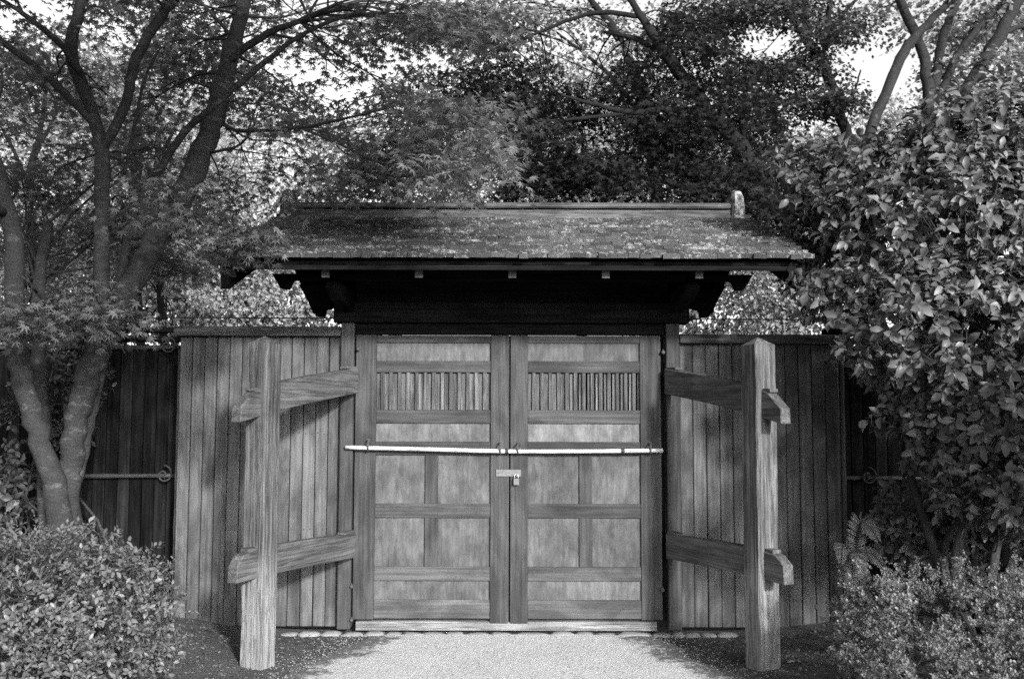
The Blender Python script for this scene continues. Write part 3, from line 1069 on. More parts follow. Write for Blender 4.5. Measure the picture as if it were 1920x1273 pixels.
def make_tree(name, lab, cat, limbs, pads, per, size, tmpl, mat, barkmat, singles=0, twig=0.010, group=None, tilt=0.5, flat=0.16, base=None, trunk_n=1):
    p0 = at(*limbs[0][0][:3]) if base is None else Vector(base)
    root = tag(empty(name, (p0.x, p0.y, max(-0.1, min(0.3, p0.z)))), lab, cat, group)
    off = np.array(root.location)
    allp = []
    trunk = MB()
    for i, sp in enumerate(limbs):
        pts = limb_pts(sp, 6, 0.12)
        allp += [q for q in pts]
        mb = trunk if i < trunk_n else MB()
        sides = 12 if pts[0][3] > 0.05 else 8
        mb.tube([(q[0] - off[0], q[1] - off[1], q[2] - off[2], q[3]) for q in pts], sides, 0.06)
        if i >= trunk_n: mb.build('limb', barkmat, root, True)
    trunk.build('trunk', barkmat, root, True)
    A = np.array(allp)
    tw = MB()
    for x, y, z, r in pads:
        c = np.array((x, y, z))
        d = np.linalg.norm(A[:, :3] - c, axis=1) + np.maximum(0, A[:, 2] - z) * 0.6
        j = int(random.choice(np.argsort(d)[:9]))
        a = A[j, :3]
        if np.linalg.norm(a - c) > 1.5: continue
        m1 = a + (c - a) * 0.35 + np.array((0, 0, 0.05 * np.linalg.norm(c - a))) + rng.normal(0, 0.04, 3)
        m2 = a + (c - a) * 0.7 + np.array((0, 0, 0.05 * np.linalg.norm(c - a))) + rng.normal(0, 0.04, 3)
        r0 = min(A[j, 3] * 0.6, twig * (0.6 + 0.5 * np.linalg.norm(a - c)))
        pts = catmull([(*a, r0), (*m1, r0 * .75), (*m2, r0 * .5), (*c, r0 * .3)], 3)
        tw.tube([(q[0] - off[0], q[1] - off[1], q[2] - off[2], max(q[3], 0.0018)) for q in pts], 5, 0, False)
        for _ in range(3):
            e = c + np.array((random.uniform(-1, 1), random.uniform(-1, 1), random.uniform(-0.2, 0.15))) * r * 0.9
            tw.tube([(*(m2 - off), r0 * .35), (*((m2 + e) / 2 + (0, 0, 0.03) - off), r0 * .28), (*(e - off), 0.0016)], 4, 0, False)
    tag(tw.build('twigs', barkmat, root, True), kind='stuff')
    if pads:
        P, D, N, L = pad_leaves(pads, per, size, tilt, flat)
        leaf_cloud('crown', P, D, N, L, tmpl, mat, root, singles)
    return root


GAPS = [(490, 265, 75, 60), (700, 130, 60, 25), (650, 110, 60, 22), (800, 75, 45, 25), (1640, 115, 55, 70), (1450, 45, 40, 35), (600, 130, 40, 20), (75, 260, 40, 35), (1060, 130, 35, 25)]

# --- near maple on the left
T = -0.8
maple_limbs = [
    [(128, 1120, T, 78), (125, 950, T, 66), (133, 850, T, 58), (160, 720, T, 60), (185, 640, T, 62), (188, 560, T - .05, 42), (190, 400, T - .1, 38), (190, 290, T - .1, 38), (165, 195, T - .1, 34), (132, 100, T - .2, 32), (160, -30, T - .3, 26), (190, -200, T - .4, 20)],
    [(120, 1120, T - .1, 70), (112, 950, T - .12, 60), (75, 830, T - .15, 52), (45, 720, T - .2, 52), (28, 600, T - .2, 50), (20, 430, T - .2, 44), (-30, 250, T - .3, 36), (-60, 60, T - .4, 26)],
    [(182, 660, T, 50), (215, 585, T, 62), (262, 505, T + .05, 60), (330, 390, T + .1, 62), (378, 285, T + .15, 56), (408, 190, T + .2, 50), (438, 75, T + .25, 40), (470, -60, T + .3, 30)],
    [(90, 1080, T + .25, 40), (82, 860, T + .3, 36), (76, 700, T + .35, 36), (70, 560, T + .4, 32), (90, 420, T + .5, 24)],
    [(148, 905, T + .08, 20), (168, 800, T + .1, 28), (188, 700, T + .12, 28), (215, 570, T + .15, 26), (245, 430, T + .2, 22), (262, 310, T + .25, 16)],
    [(192, 285, T - .1, 26), (235, 195, T - .2, 26), (250, 120, T - .3, 28), (292, 45, T - .4, 26), (350, -30, T - .5, 22)],
    [(175, 235, T - .1, 20), (90, 150, T - .3, 20), (0, 80, T - .5, 16), (-80, 20, T - .7, 12)],
    [(150, 140, T - .2, 16), (110, 85, T - .3, 18), (50, 35, T - .4, 14), (-10, -5, T - .5, 10)],
    [(285, 340, T + .1, 20), (345, 250, T, 20), (395, 205, T - .1, 18), (480, 130, T - .2, 16), (572, 62, T - .3, 12), (680, 20, T - .4, 8)],
    [(430, 115, T + .2, 22), (490, 70, T + .1, 20), (560, 40, T, 14), (640, 5, T - .1, 8)],
    [(412, 232, T + .2, 12), (450, 247, T + .1, 10), (560, 240, T - .2, 9), (650, 222, T - .5, 7), (740, 200, T - .7, 5)],
    [(560, 240, T - .2, 7), (650, 278, T - .4, 7), (712, 306, T - .6, 7), (790, 300, T - .8, 6), (880, 275, T - .9, 4), (930, 235, T - 1.0, 3)],
    [(712, 306, T - .6, 6), (740, 340, T - .6, 5), (770, 372, T - .6, 4)],
    [(392, 288, T + .2, 8), (445, 275, T + .1, 7), (470, 245, T, 6), (482, 212, T, 4)],
    [(150, 640, T - .05, 24), (105, 600, T - .15, 18), (75, 555, T - .3, 12), (40, 520, T - .5, 8)],
    [(232, 330, T + .1, 8), (250, 240, T, 9), (270, 150, T - .1, 7), (300, 90, T - .2, 5)],
    [(-55, 80, T - .4, 26), (-80, -160, T - 1.2, 24), (60, -480, T - 2.2, 20), (250, -900, T - 3.2, 14)],  # this limb and the next two: unseen, added to carry the shading pads
    [(175, -120, T - .35, 22), (300, -320, T - 1.0, 20), (480, -560, T - 2.0, 16), (700, -900, T - 3.0, 10)],
    [(14, 405, T - .2, 26), (-180, 330, T - 1.2, 24), (-500, 300, T - 2.4, 18), (-900, 200, T - 3.4, 12)],
    [(330, 390, T + .1, 16), (380, 410, T - .2, 10), (430, 430, T - .5, 7), (480, 455, T - .7, 4)],
]
maple_regions = [
    (170, 110, 240, 130, -0.3, 1.6, 30), (420, 80, 190, 110, -0.2, 1.6, 20), (140, 390, 190, 110, -0.3, 1.4, 17), (90, 585, 120, 30, -1.7, -1.0, 8),
    (300, 300, 150, 140, -0.2, 1.5, 12), (620, 190, 150, 50, -1.3, 0.4, 9), (830, 250, 130, 85, -1.9, -.5, 22), (640, 320, 190, 45, -1.0, 0.6, 11),
    (350, 370, 50, 50, -1.5, -1.0, 3), (720, 45, 130, 45, -1.0, 0.8, 13), (300, 470, 80, 50, -0.4, 0.6, 5), (860, 40, 100, 45, -1.0, 0.4, 9), (20, 250, 80, 200, -1.0, .6, 9)]
maple_shade_out = [(150, -260, 500, 190, -2.6, 0.2, 36), (560, -180, 200, 110, -1.6, 0.2, 10)]  # unseen crown above the view, added to shade the upper left
shade_pads = []
while len(shade_pads) < 150:          # boughs out of view, added to shade the maple and left fence
    x, y, z, r = random.uniform(-4.2, 0.6), random.uniform(-5.6, -2.4), random.uniform(1.5, 5.4), random.uniform(0.33, 0.55)
    d = y - CAM_Y
    if z < 1.51 + 0.45 * d + 0.35 and x > -0.53 * d - 0.55: continue
    hx, hz = x + 0.45 * y, z + 0.375 * y
    if hx + 0.7 * r > -1.25 and hz < 2.5: continue
    if hz < 1.15 or random.random() > (hz - 0.9) / 1.2: continue
    if hz > 2.2 and hx > -0.7: continue
    shade_pads.append((x, y, z, r))
pads = region_pads(maple_regions, 0.2, 0.42, GAPS) + region_pads([(465, 455, 42, 26, -1.75, -1.4, 15), (415, 480, 25, 18, -1.7, -1.4, 6), (430, 400, 40, 30, -1.6, -1.2, 4), (920, 255, 60, 50, -2.1, -1.6, 6)], 0.09, 0.17) + region_pads(maple_shade_out, 0.35, 0.6) + shade_pads
make_tree('maple_tree', 'leaning many stemmed maple with star leaves left of the gate', 'tree', maple_limbs, pads, 135, 0.051, MAPLE, M['leaf_maple'], M['bark_maple'],
          singles=300, base=(-3.0, T, 0.2), trunk_n=2, tilt=0.45)

# --- dark tree behind the roof
Y0 = 2.6
dark_limbs = [
    [(1600, 900, Y0, 60), (1560, 590, Y0, 52), (1480, 430, Y0, 46), (1400, 295, Y0, 42), (1310, 185, Y0, 36), (1235, 85, Y0, 26), (1190, 15, Y0, 18), (1140, -60, Y0, 12)],
    [(1340, 215, Y0, 20), (1260, 205, Y0 - .2, 18), (1180, 210, Y0 - .4, 14), (1110, 195, Y0 - .5, 10), (1050, 178, Y0 - .6, 6)],
    [(1180, 210, Y0 - .4, 10), (1090, 222, Y0 - .5, 9), (1000, 228, Y0 - .6, 5)],
    [(1430, 340, Y0, 22), (1330, 350, Y0 - .3, 18), (1240, 340, Y0 - .4, 14), (1100, 300, Y0 - .5, 10), (1020, 260, Y0 - .6, 6)],
    [(1200, 30, Y0, 14), (1110, 25, Y0 + .1, 12), (1010, 60, Y0 + .2, 8), (900, 110, Y0 + .2, 5), (820, 150, Y0 + .3, 3)],
    [(1010, 60, Y0 + .2, 7), (950, 50, Y0 + .3, 5), (890, 40, Y0 + .3, 3)],
    [(1265, 110, Y0, 16), (1180, 70, Y0 + .2, 12), (1130, 60, Y0 + .3, 8)],
    [(1400, 295, Y0, 14), (1390, 200, Y0 + .2, 10), (1420, 120, Y0 + .3, 8)]]
dark_regions = [(1150, 240, 190, 90, 1.7, 4.2, 34), (1340, 250, 130, 100, 1.7, 4.2, 26), (960, 150, 120, 50, 2.2, 4.2, 12), (1240, 325, 190, 40, 1.7, 3.6, 24),
                (1060, 330, 110, 35, 1.7, 3.2, 12), (1290, 95, 130, 70, 2, 4.5, 18), (1420, 370, 80, 60, 1.7, 3, 10), (830, 160, 90, 35, 2.4, 4.2, 8), (920, 60, 60, 40, 2.4, 4.2, 6)]
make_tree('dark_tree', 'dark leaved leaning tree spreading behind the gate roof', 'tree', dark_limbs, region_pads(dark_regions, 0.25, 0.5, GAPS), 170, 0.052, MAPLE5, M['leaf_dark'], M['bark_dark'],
          base=(2.6, Y0, 0.1), tilt=0.6)

Y0 = 5.0
pc_limbs = [[(1250, 900, Y0, 40), (1235, 420, Y0, 34), (1200, 180, Y0, 28), (1150, 60, Y0, 20), (1080, -30, Y0, 12)],
            [(1215, 230, Y0, 14), (1130, 130, Y0, 10), (1040, 60, Y0, 6)], [(1190, 150, Y0, 12), (1240, 60, Y0, 8), (1280, 0, Y0, 5)]]
make_tree('pale_canopy_tree', 'light leaved tree whose canopy shows above the dark crown', 'tree', pc_limbs,
          region_pads([(1060, 70, 150, 80, 4.2, 6.5, 20), (1220, 50, 90, 60, 4.2, 6.5, 8), (920, 25, 90, 40, 4.2, 6, 8)], 0.3, 0.5, [(1060, 130, 30, 20), (1000, 60, 22, 18)]), 55, 0.075, DIAM, M['leaf_mid'], M['bark_dark'],
          base=(1.9, Y0, 0.1), tilt=0.8)

# --- forked tree, right of it
Y0 = 4.6
fork_limbs = [
    [(1660, 700, Y0, 40), (1610, 380, Y0, 34), (1582, 240, Y0, 28), (1545, 125, Y0, 26), (1498, 55, Y0, 22), (1455, -20, Y0, 18), (1420, -90, Y0, 12)],
    [(1505, 65, Y0, 22), (1508, 20, Y0 + .1, 20), (1515, -60, Y0 + .2, 16)],
    [(1540, 115, Y0, 12), (1552, 30, Y0 - .1, 14), (1560, -60, Y0 - .2, 10)],
    [(1548, 90, Y0, 10), (1575, 30, Y0 + .2, 9), (1612, -10, Y0 + .3, 7)],
    [(1575, 210, Y0, 10), (1600, 170, Y0, 6), (1612, 130, Y0, 4)]]
fork_regions = [(1330, 20, 110, 40, 3.6, 5.6, 9), (1545, 70, 60, 60, 3.8, 5.4, 9), (1470, 10, 60, 20, 3.8, 5.4, 4), (1470, 180, 110, 75, 3.6, 5.6, 26), (1440, 30, 130, 40, 3.6, 5.6, 7), (1590, 170, 30, 70, 4, 5.2, 5), (1550, 300, 90, 50, 3.6, 5.2, 12), (1560, 30, 60, 40, 4, 5.2, 4)]
make_tree('forked_tree', 'dark forked tree between the roof end and the bright sky gap', 'tree', fork_limbs, region_pads(fork_regions, 0.25, 0.45, GAPS), 190, 0.06, DIAM, M['leaf_fork'], M['bark_dark'],
          base=(4.4, Y0, 0.1), tilt=0.8)

# --- spreading pale trunks, far right
Y0 = 5.6
right_limbs = [
    [(1740, 700, Y0, 90), (1745, 330, Y0, 70), (1742, 190, Y0, 34), (1726, 90, Y0, 26), (1690, 10, Y0, 24), (1670, -60, Y0, 20)],
    [(1600, 330, Y0 - .2, 30), (1650, 195, Y0 - .2, 28), (1695, 95, Y0 - .2, 26), (1745, 35, Y0 - .2, 20), (1800, -15, Y0 - .2, 16)],
    [(1748, 230, Y0, 30), (1757, 120, Y0 + .1, 26), (1770, 55, Y0 + .1, 22), (1800, -10, Y0 + .2, 18)],
    [(1750, 210, Y0, 22), (1790, 110, Y0 + .1, 20), (1830, 55, Y0 + .1, 18), (1880, 0, Y0 + .2, 14)],
    [(1790, 200, Y0 - .1, 30), (1830, 130, Y0 - .1, 30), (1860, 85, Y0 - .1, 32), (1895, 20, Y0 - .1, 32), (1930, -40, Y0 - .1, 28)],
    [(1850, 95, Y0 - .1, 14), (1890, 55, Y0, 14), (1950, 40, Y0, 12)],
    [(1720, 170, Y0, 8), (1780, 130, Y0 + .3, 10), (1810, 85, Y0 + .3, 8), (1835, 20, Y0 + .3, 7)]]
right_regions = [(1800, 30, 130, 40, 5.4, 8, 9), (1870, 70, 110, 80, 5.2, 8, 16), (1680, 25, 60, 25, 6, 8, 4), (1890, 190, 90, 40, 5.5, 8, 8), (1790, -60, 200, 50, 4, 8, 12)]
make_tree('spreading_tree', 'sunlit tree with several spreading pale trunks at upper right', 'tree', right_limbs, region_pads(right_regions, 0.3, 0.55, GAPS), 70, 0.085, DIAM, M['leaf_mid'], M['bark_pale'],
          base=(5.9, Y0, 0.1), trunk_n=1, tilt=0.8)

# --- slim trees behind the left fence
for k, (px, ptop, Y, w, lab) in enumerate(((255, 150, 4.2, 24, 'slim dark trunked tree behind the left fence, left of its twin'),
                                           (298, 120, 5.0, 20, 'slim dark trunked tree behind the left fence, beside the leaning maple limb'),
                                           (62, 240, 4.6, 22, 'small twisted tree behind the fence at the left edge'))):
    lim = [[(px + 20, 800, Y, w), (px, 520, Y, w * .9), (px - 6, 330, Y, w * .8), (px + 14, ptop, Y, w * .55), (px + 30, ptop - 140, Y, w * .3)],
           [(px - 4, 360, Y, w * .5), (px - 50, 260, Y + .2, w * .35), (px - 90, 200, Y + .3, w * .2)],
           [(px, 300, Y, w * .5), (px + 40, 220, Y - .2, w * .35), (px + 90, 130, Y - .3, w * .2)]]
    reg = [(px, 300, 130, 120, Y - 1, Y + 1.2, 18), (px - 20, 130, 140, 90, Y - 1, Y + 1.2, 12), (px, 470, 120, 60, Y - 1, Y + .8, 9)]
    make_tree('slim_tree', lab, 'tree', lim, region_pads(reg, 0.25, 0.45, GAPS), 48, 0.075, MAPLE5, M['leaf_mid'], M['bark_dark'], group='slim trees behind the left fence', tilt=0.7)


# --- sunlit shrubs and trees in the distance
def blob_tree(name, lab, cat, c, rad, n, size, mat, barkmat, trunk_h, group, tmpl=DIAM, clump=0.32):
    """Crown of leaf clumps on an uneven ellipsoid with a real trunk and limbs."""
    root = tag(empty(name, (c[0], c[1], 0.0)), lab, cat, group)
    tr = MB()
    h = c[2]
    tr.tube(catmull([(0, 0, -0.1, trunk_h), (0.1, 0.05, h * .4, trunk_h * .8), (-0.05, 0, h * .8, trunk_h * .55), (0.05, 0.05, h + rad[2] * .6, trunk_h * .15)], 4), 9, 0.06)
    for k in range(7):
        a = k * 2.4
        tr.tube(catmull([(0, 0, h * (.55 + .06 * k), trunk_h * .4), (rad[0] * .4 * math.cos(a), rad[1] * .4 * math.sin(a), h * .9 + .1 * k, trunk_h * .25), (rad[0] * .8 * math.cos(a), rad[1] * .8 * math.sin(a), h + rad[2] * (.1 * k - .3), trunk_h * .08)], 4), 6, 0.05)
    tr.build('trunk', barkmat, root, True)
    nc = max(12, int(n / 60))
    u = unit(rng.normal(0, 1, (nc, 3)))
    u[:, 1] -= 0.25
    u = unit(u)
    q = rng.uniform(0.55, 1.05, (nc, 1))
    C = np.array(c) + u * np.array(rad) * q
    per = int(n / nc)
    cr = clump * min(rad) * rng.uniform(0.7, 1.3, (nc, 1, 1))
    g = rng.normal(0, 0.55, (nc, per, 3)) * np.array((1, 1, 0.6)) * cr
    P = (C[:, None, :] + g).reshape(-1, 3)
    P = P[P[:, 2] > 0.1]
    m = len(P)
    out = unit(P - np.array(c))
    D = unit(out + rng.normal(0, 0.8, (m, 3)) + (0, 0, -0.2))
    N = out + rng.normal(0, 0.7, (m, 3)) + (0, 0, 0.7)
    leaf_cloud('crown', P, D, N, size * rng.uniform(0.6, 1.3, m), tmpl, mat, root)
    return root


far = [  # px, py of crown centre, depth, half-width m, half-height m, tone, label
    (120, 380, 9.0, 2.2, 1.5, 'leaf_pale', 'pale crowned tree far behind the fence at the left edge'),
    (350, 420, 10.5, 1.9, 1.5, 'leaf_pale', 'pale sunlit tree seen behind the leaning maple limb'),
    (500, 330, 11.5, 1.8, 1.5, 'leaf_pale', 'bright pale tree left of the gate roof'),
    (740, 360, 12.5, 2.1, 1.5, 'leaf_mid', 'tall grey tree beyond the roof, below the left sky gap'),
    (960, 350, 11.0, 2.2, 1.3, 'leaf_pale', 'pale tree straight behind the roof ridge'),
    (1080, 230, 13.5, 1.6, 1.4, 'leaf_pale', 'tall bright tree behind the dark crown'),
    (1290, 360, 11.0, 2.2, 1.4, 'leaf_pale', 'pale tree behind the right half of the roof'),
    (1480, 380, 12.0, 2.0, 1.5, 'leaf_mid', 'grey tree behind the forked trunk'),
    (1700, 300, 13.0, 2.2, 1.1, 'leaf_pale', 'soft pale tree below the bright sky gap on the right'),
    (1890, 160, 12.0, 1.9, 1.9, 'leaf_mid', 'tall grey tree at the upper right corner'),
    (230, 230, 13.0, 2.4, 1.4, 'leaf_pale', 'tall pale tree behind the maple crown'),
    (-420, 420, 8.5, 2.4, 2.0, 'leaf_mid', 'grey tree past the left edge, beyond the fence end'),
    (-260, 200, 12.5, 2.6, 2.4, 'leaf_pale', 'pale tree farther back past the left edge'),
    (2250, 380, 9.0, 2.4, 2.2, 'leaf_mid', 'grey tree past the right edge behind the glossy shrub'),
]
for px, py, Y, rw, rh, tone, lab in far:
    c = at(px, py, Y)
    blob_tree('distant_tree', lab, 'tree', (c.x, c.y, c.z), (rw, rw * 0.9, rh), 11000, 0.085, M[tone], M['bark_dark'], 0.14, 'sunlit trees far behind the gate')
shr = [(330, 540, 8.6, 1.3, 1.0, 'leaf_mid', 'grey shrub showing above the fence beside the maple'),
       (470, 545, 8.2, 1.3, 1.0, 'leaf_pale', 'bright shrub showing under the left roof corner'),
       (610, 555, 9.0, 1.4, 1.1, 'leaf_pale', 'bright shrub behind the left end of the lintel'),
       (1340, 560, 8.6, 1.4, 1.1, 'leaf_pale', 'bright shrub behind the right end of the lintel'),
       (1470, 520, 7.6, 1.2, 1.2, 'leaf_mid', 'grey shrub behind the right fence cap'),
       (170, 540, 8.0, 1.4, 1.1, 'leaf_pale', 'pale shrub glimpsed between the maple stems'),
       (30, 600, 7.0, 1.1, 1.1, 'leaf_mid', 'grey shrub behind the fence at the far left')]
for px, py, Y, rw, rh, tone, lab in shr:
    c = at(px, py, Y)
    blob_tree('garden_shrub', lab, 'shrub', (c.x, c.y, c.z), (rw, rw, rh), 9000, 0.07, M[tone], M['bark_dark'], 0.05, 'shrubs just behind the fence')


# ------------------------------------------------------------------ near shrubs
def shell_points(blobs, n, front_bias=0.5, depth=(0.72, 1.03)):
    """Points on the outer shell of a union of ellipsoids, with outward normals."""
    B = np.array(blobs)
    area = B[:, 3] * B[:, 4] + B[:, 3] * B[:, 5] + B[:, 4] * B[:, 5]
    P, O = [], []
    tot = 0
    while tot < n:
        k = rng.choice(len(B), size=n, p=area / area.sum())
        u = unit(rng.normal(0, 1, (n, 3)))
        flip = (u[:, 1] > 0) & (rng.uniform(0, 1, n) < front_bias)
        u[flip, 1] *= -1
        q = rng.uniform(*depth, (n, 1))
        p = B[k, :3] + u * B[k, 3:6] * q
        ins = np.zeros(n, bool)
        for j in range(len(B)):
            d = (((p - B[j, :3]) / B[j, 3:6]) ** 2).sum(1)
            ins |= (d < 0.62 ** 2) & (k != j)
        ins |= p[:, 2] < 0.03
        p, o = p[~ins], unit(u[~ins] / B[k[~ins], 3:6])
        P.append(p); O.append(o); tot += len(p)
    return np.concatenate(P)[:n], np.concatenate(O)[:n]


def whorls(P, O, per, size, step, spread=0.9, droop=0.25):
    """Clusters of leaves along short shoots that leave P in direction O."""
    n = len(P)
    ax = unit(O + rng.normal(0, 0.45, (n, 3)) + (0, 0, 0.25))
    e1 = unit(np.cross(ax, rng.normal(0, 1, (n, 3))))
    e2 = np.cross(ax, e1)
    PP, DD, NN, LL = [], [], [], []
    a0 = rng.uniform(0, 6.28, n)
    for k in range(per):
        a = a0 + k * 2.4 + rng.normal(0, 0.25, n)
        rad = np.cos(a)[:, None] * e1 + np.sin(a)[:, None] * e2
        f = k / per
        s = spread * (1.1 - 0.5 * f)
        d = unit(ax * (1.05 - s * 0.55) + rad * s + np.array((0, 0, -droop)) + rng.normal(0, 0.15, (n, 3)))
        PP.append(P + ax * step * (k - per * 0.5) + rad * size * 0.06)
        DD.append(d)
        NN.append(unit(ax - d * np.einsum('ij,ij->i', ax, d)[:, None] + rng.normal(0, 0.22, (n, 3)) + (0, 0, 0.35)))
        LL.append(size * rng.uniform(0.5, 1.3, n))
    return np.concatenate(PP), np.concatenate(DD), np.concatenate(NN), np.concatenate(LL), ax


def shrub_wood(root, P, ax, hub, r0, r1, n, mat, stems=6, hubz=0.0):
    off = np.array(root.location)
    mb = MB()
    hub = np.array(hub)
    mids = []
    for k in range(stems):
        a = k * 2.4 + 0.4
        e = hub + np.array((math.cos(a) * .35, math.sin(a) * .3, 0.0)) * (0.6 + 0.4 * random.random())
        top = P[rng.integers(len(P))]
        m = e * 0.5 + top * 0.5 + rng.normal(0, 0.06, 3)
        b = np.array((hub[0] + 0.06 * math.cos(a), hub[1] + 0.06 * math.sin(a), hubz))
        pts = catmull([(*b, r0), (*e, r0 * .8), (*m, r0 * .55), (*(m * .3 + top * .7), r0 * .3)], 4)
        mids += [q[:3] for q in pts[4:]]
        mb.tube([(*(q[:3] - off), q[3]) for q in pts], 8, 0.06)
    mb.build('stems', mat, root, True)
    mids = np.array(mids)
    tw = MB()
    for i in rng.choice(len(P), size=min(n, len(P)), replace=False):
        j = int(np.argmin(np.linalg.norm(mids - P[i], axis=1)))
        a = mids[j]
        c = P[i]
        if np.linalg.norm(a - c) > 0.8: continue
        m = (a + c) / 2 + rng.normal(0, 0.03, 3) + (0, 0, -0.03)
        tw.tube([(*(a - off), r1 * 1.6), (*(m - off), r1 * 1.2), (*(c - ax[i] * 0.05 - off), r1), (*(c + ax[i] * 0.03 - off), r1 * .5)], 5, 0, False)
    tag(tw.build('twigs', mat, root, True), kind='stuff')


# big glossy shrub on the right
def blob(px, py, Y, rx, ry, rz):
    p = at(px, py, Y)
    return (p.x, p.y, p.z, rx, ry, rz)


cam_blobs = [blob(1800, 430, -0.9, 0.85, 0.8, 0.75), blob(1650, 370, -0.6, 0.62, 0.6, 0.42), blob(1540, 335, -0.3, 0.42, 0.5, 0.26), blob(1850, 280, -0.8, 0.7, 0.7, 0.42),
             blob(1760, 600, -1.1, 0.72, 0.7, 0.50), blob(1600, 545, -0.9, 0.42, 0.45, 0.20), blob(1880, 720, -1.2, 0.62, 0.6, 0.55), blob(1740, 740, -1.0, 0.42, 0.45, 0.36),
             blob(1880, 880, -1.2, 0.50, 0.5, 0.34), blob(1980, 520, -1.0, 0.7, 0.8, 1.1), blob(1780, 860, -0.9, 0.26, 0.35, 0.22), blob(1650, 690, -0.6, 0.16, 0.2, 0.10),
             blob(1510, 450, -0.2, 0.25, 0.3, 0.2), (3.15, -2.6, 1.7, 0.6, 0.7, 0.5), (3.75, -1.3, 0.9, 0.55, 0.5, 0.6), (3.2, -0.45, 0.75, 0.5, 0.35, 0.42), (2.75, -0.3, 0.8, 0.3, 0.25, 0.3)]  # blobs off the right edge: unseen, added to shade the right fences
c = at(1840, 1150, -0.9)
camr = tag(empty('glossy_shrub', (c.x, c.y, 0.15)), 'tall glossy broad leaved shrub filling the right side', 'shrub')
P, O = shell_points(cam_blobs, 3600, 0.6, (0.66, 1.06))
p2, o2 = shell_points(cam_blobs + [blob(1810, 450, -0.1, 0.7, 0.35, 0.6), blob(1860, 600, -0.2, 0.6, 0.35, 0.6)], 1300, 0.5, (0.15, 0.75))
P, O = np.concatenate([P, p2]), np.concatenate([O, o2])
LP, LD, LN, LL, ax = whorls(P, O, 6, 0.077, 0.014, 0.95, 0.30)
shrub_wood(camr, P, ax, (c.x, c.y, 0.7), 0.035, 0.0035, 900, M['bark_twig'], 8, 0.1)
leaf_cloud('foliage', LP, LD, LN, LL, CAMEL, M['leaf_gloss'], camr, 300, 'leaf', 'foliage')

# low shrub, front left
lb = [blob(110, 1125, -2.2, 0.60, 0.6, 0.37), blob(-60, 1095, -2.1, 0.5, 0.6, 0.38), blob(245, 1180, -2.0, 0.27, 0.4, 0.30), blob(50, 1250, -2.6, 0.52, 0.45, 0.26), blob(190, 1075, -1.9, 0.30, 0.4, 0.19), blob(300, 1215, -1.95, 0.12, 0.2, 0.13)]
c = at(110, 1200, -2.2)
lsr = tag(empty('leafy_shrub', (c.x, c.y, 0.0)), 'low pale leaved shrub at lower left in front of the maple', 'shrub')
P, O = shell_points(lb, 2300, 0.6, (0.6, 1.06))
LP, LD, LN, LL, ax = whorls(P, O, 8, 0.031, 0.008, 1.0, 0.05)
shrub_wood(lsr, P, ax, (c.x, c.y, 0.25), 0.012, 0.0028, 700, M['bark_twig'], 12, -0.03)
leaf_cloud('foliage', LP, LD, LN, LL, SHRUB, M['leaf_shrub'], lsr, 300, 'leaf', 'foliage')
# fine small-leaved mound, front right
rb = [blob(1770, 1195, -1.9, 0.55, 0.55, 0.33), blob(1900, 1180, -1.8, 0.5, 0.6, 0.36), blob(1670, 1150, -1.7, 0.28, 0.4, 0.22), blob(1650, 1210, -1.9, 0.24, 0.3, 0.18), blob(1800, 1280, -2.4, 0.5, 0.4, 0.2), blob(1960, 1250, -2.2, 0.4, 0.5, 0.34)]
c = at(1790, 1200, -1.9)
rsr = tag(empty('mounded_shrub', (c.x, c.y, 0.0)), 'mounded shrub of tiny leaves at lower right beside the fence', 'shrub')
P, O = shell_points(rb, 600, 0.6, (0.66, 1.06))
# each point carries a little elongated spray of tiny leaf rosettes
ns = 22
dirs = unit(O * 0.8 + rng.normal(0, 0.55, O.shape) + (-0.15, -0.1, 0.25))
tt = rng.uniform(-0.03, 0.12, (len(P) * ns, 1))
wd = 0.024 * (1 - np.clip(tt, 0, 1) * 5.0).clip(0.25, 1)
spr = np.repeat(P, ns, 0) + np.repeat(dirs, ns, 0) * tt + rng.normal(0, 1, (len(P) * ns, 3)) * wd * (1, 1, 0.6)
so = unit(np.repeat(dirs, ns, 0) + rng.normal(0, 0.45, (len(P) * ns, 3)) + (0, 0, 0.3))
LP, LD, LN, LL, ax2 = whorls(spr, so, 5, 0.0165, 0.003, 1.0, 0.0)
ax = unit(O + rng.normal(0, 0.3, O.shape))
shrub_wood(rsr, P, ax, (c.x, c.y, 0.2), 0.012, 0.002, 900, M['bark_twig'], 10, -0.03)
OV4 = (np.array([(0, 0, 0), (.3, .55, .08), (0, 1, -.05), (-.3, .55, .08)]), np.array([(0, 1, 2), (0, 2, 3)]))
leaf_cloud('foliage', LP, LD, LN, LL, OV4, M['leaf_small'], rsr, 0, 'leaf', 'foliage')

# dark leafy plant at the left edge behind the maple foot
c = at(15, 900, -0.5)
dp = tag(empty('broadleaf_plant', (c.x, c.y, 0.1)), 'small dark broad leaved plant at the left edge beside the maple foot', 'plant')
P, O = shell_points([(c.x - 0.1, c.y, c.z - 0.1, 0.28, 0.25, 0.25)], 60, 0.6)
LP, LD, LN, LL, ax = whorls(P, O, 5, 0.075, 0.012, 0.9, 0.3)
shrub_wood(dp, P, ax, (c.x - 0.1, c.y, 0.4), 0.012, 0.004, 50, M['bark_twig'], 4, 0.05)
leaf_cloud('foliage', LP, LD, LN, LL, CAMEL, M['leaf_deep'], dp, 0, 'leaf', 'foliage')
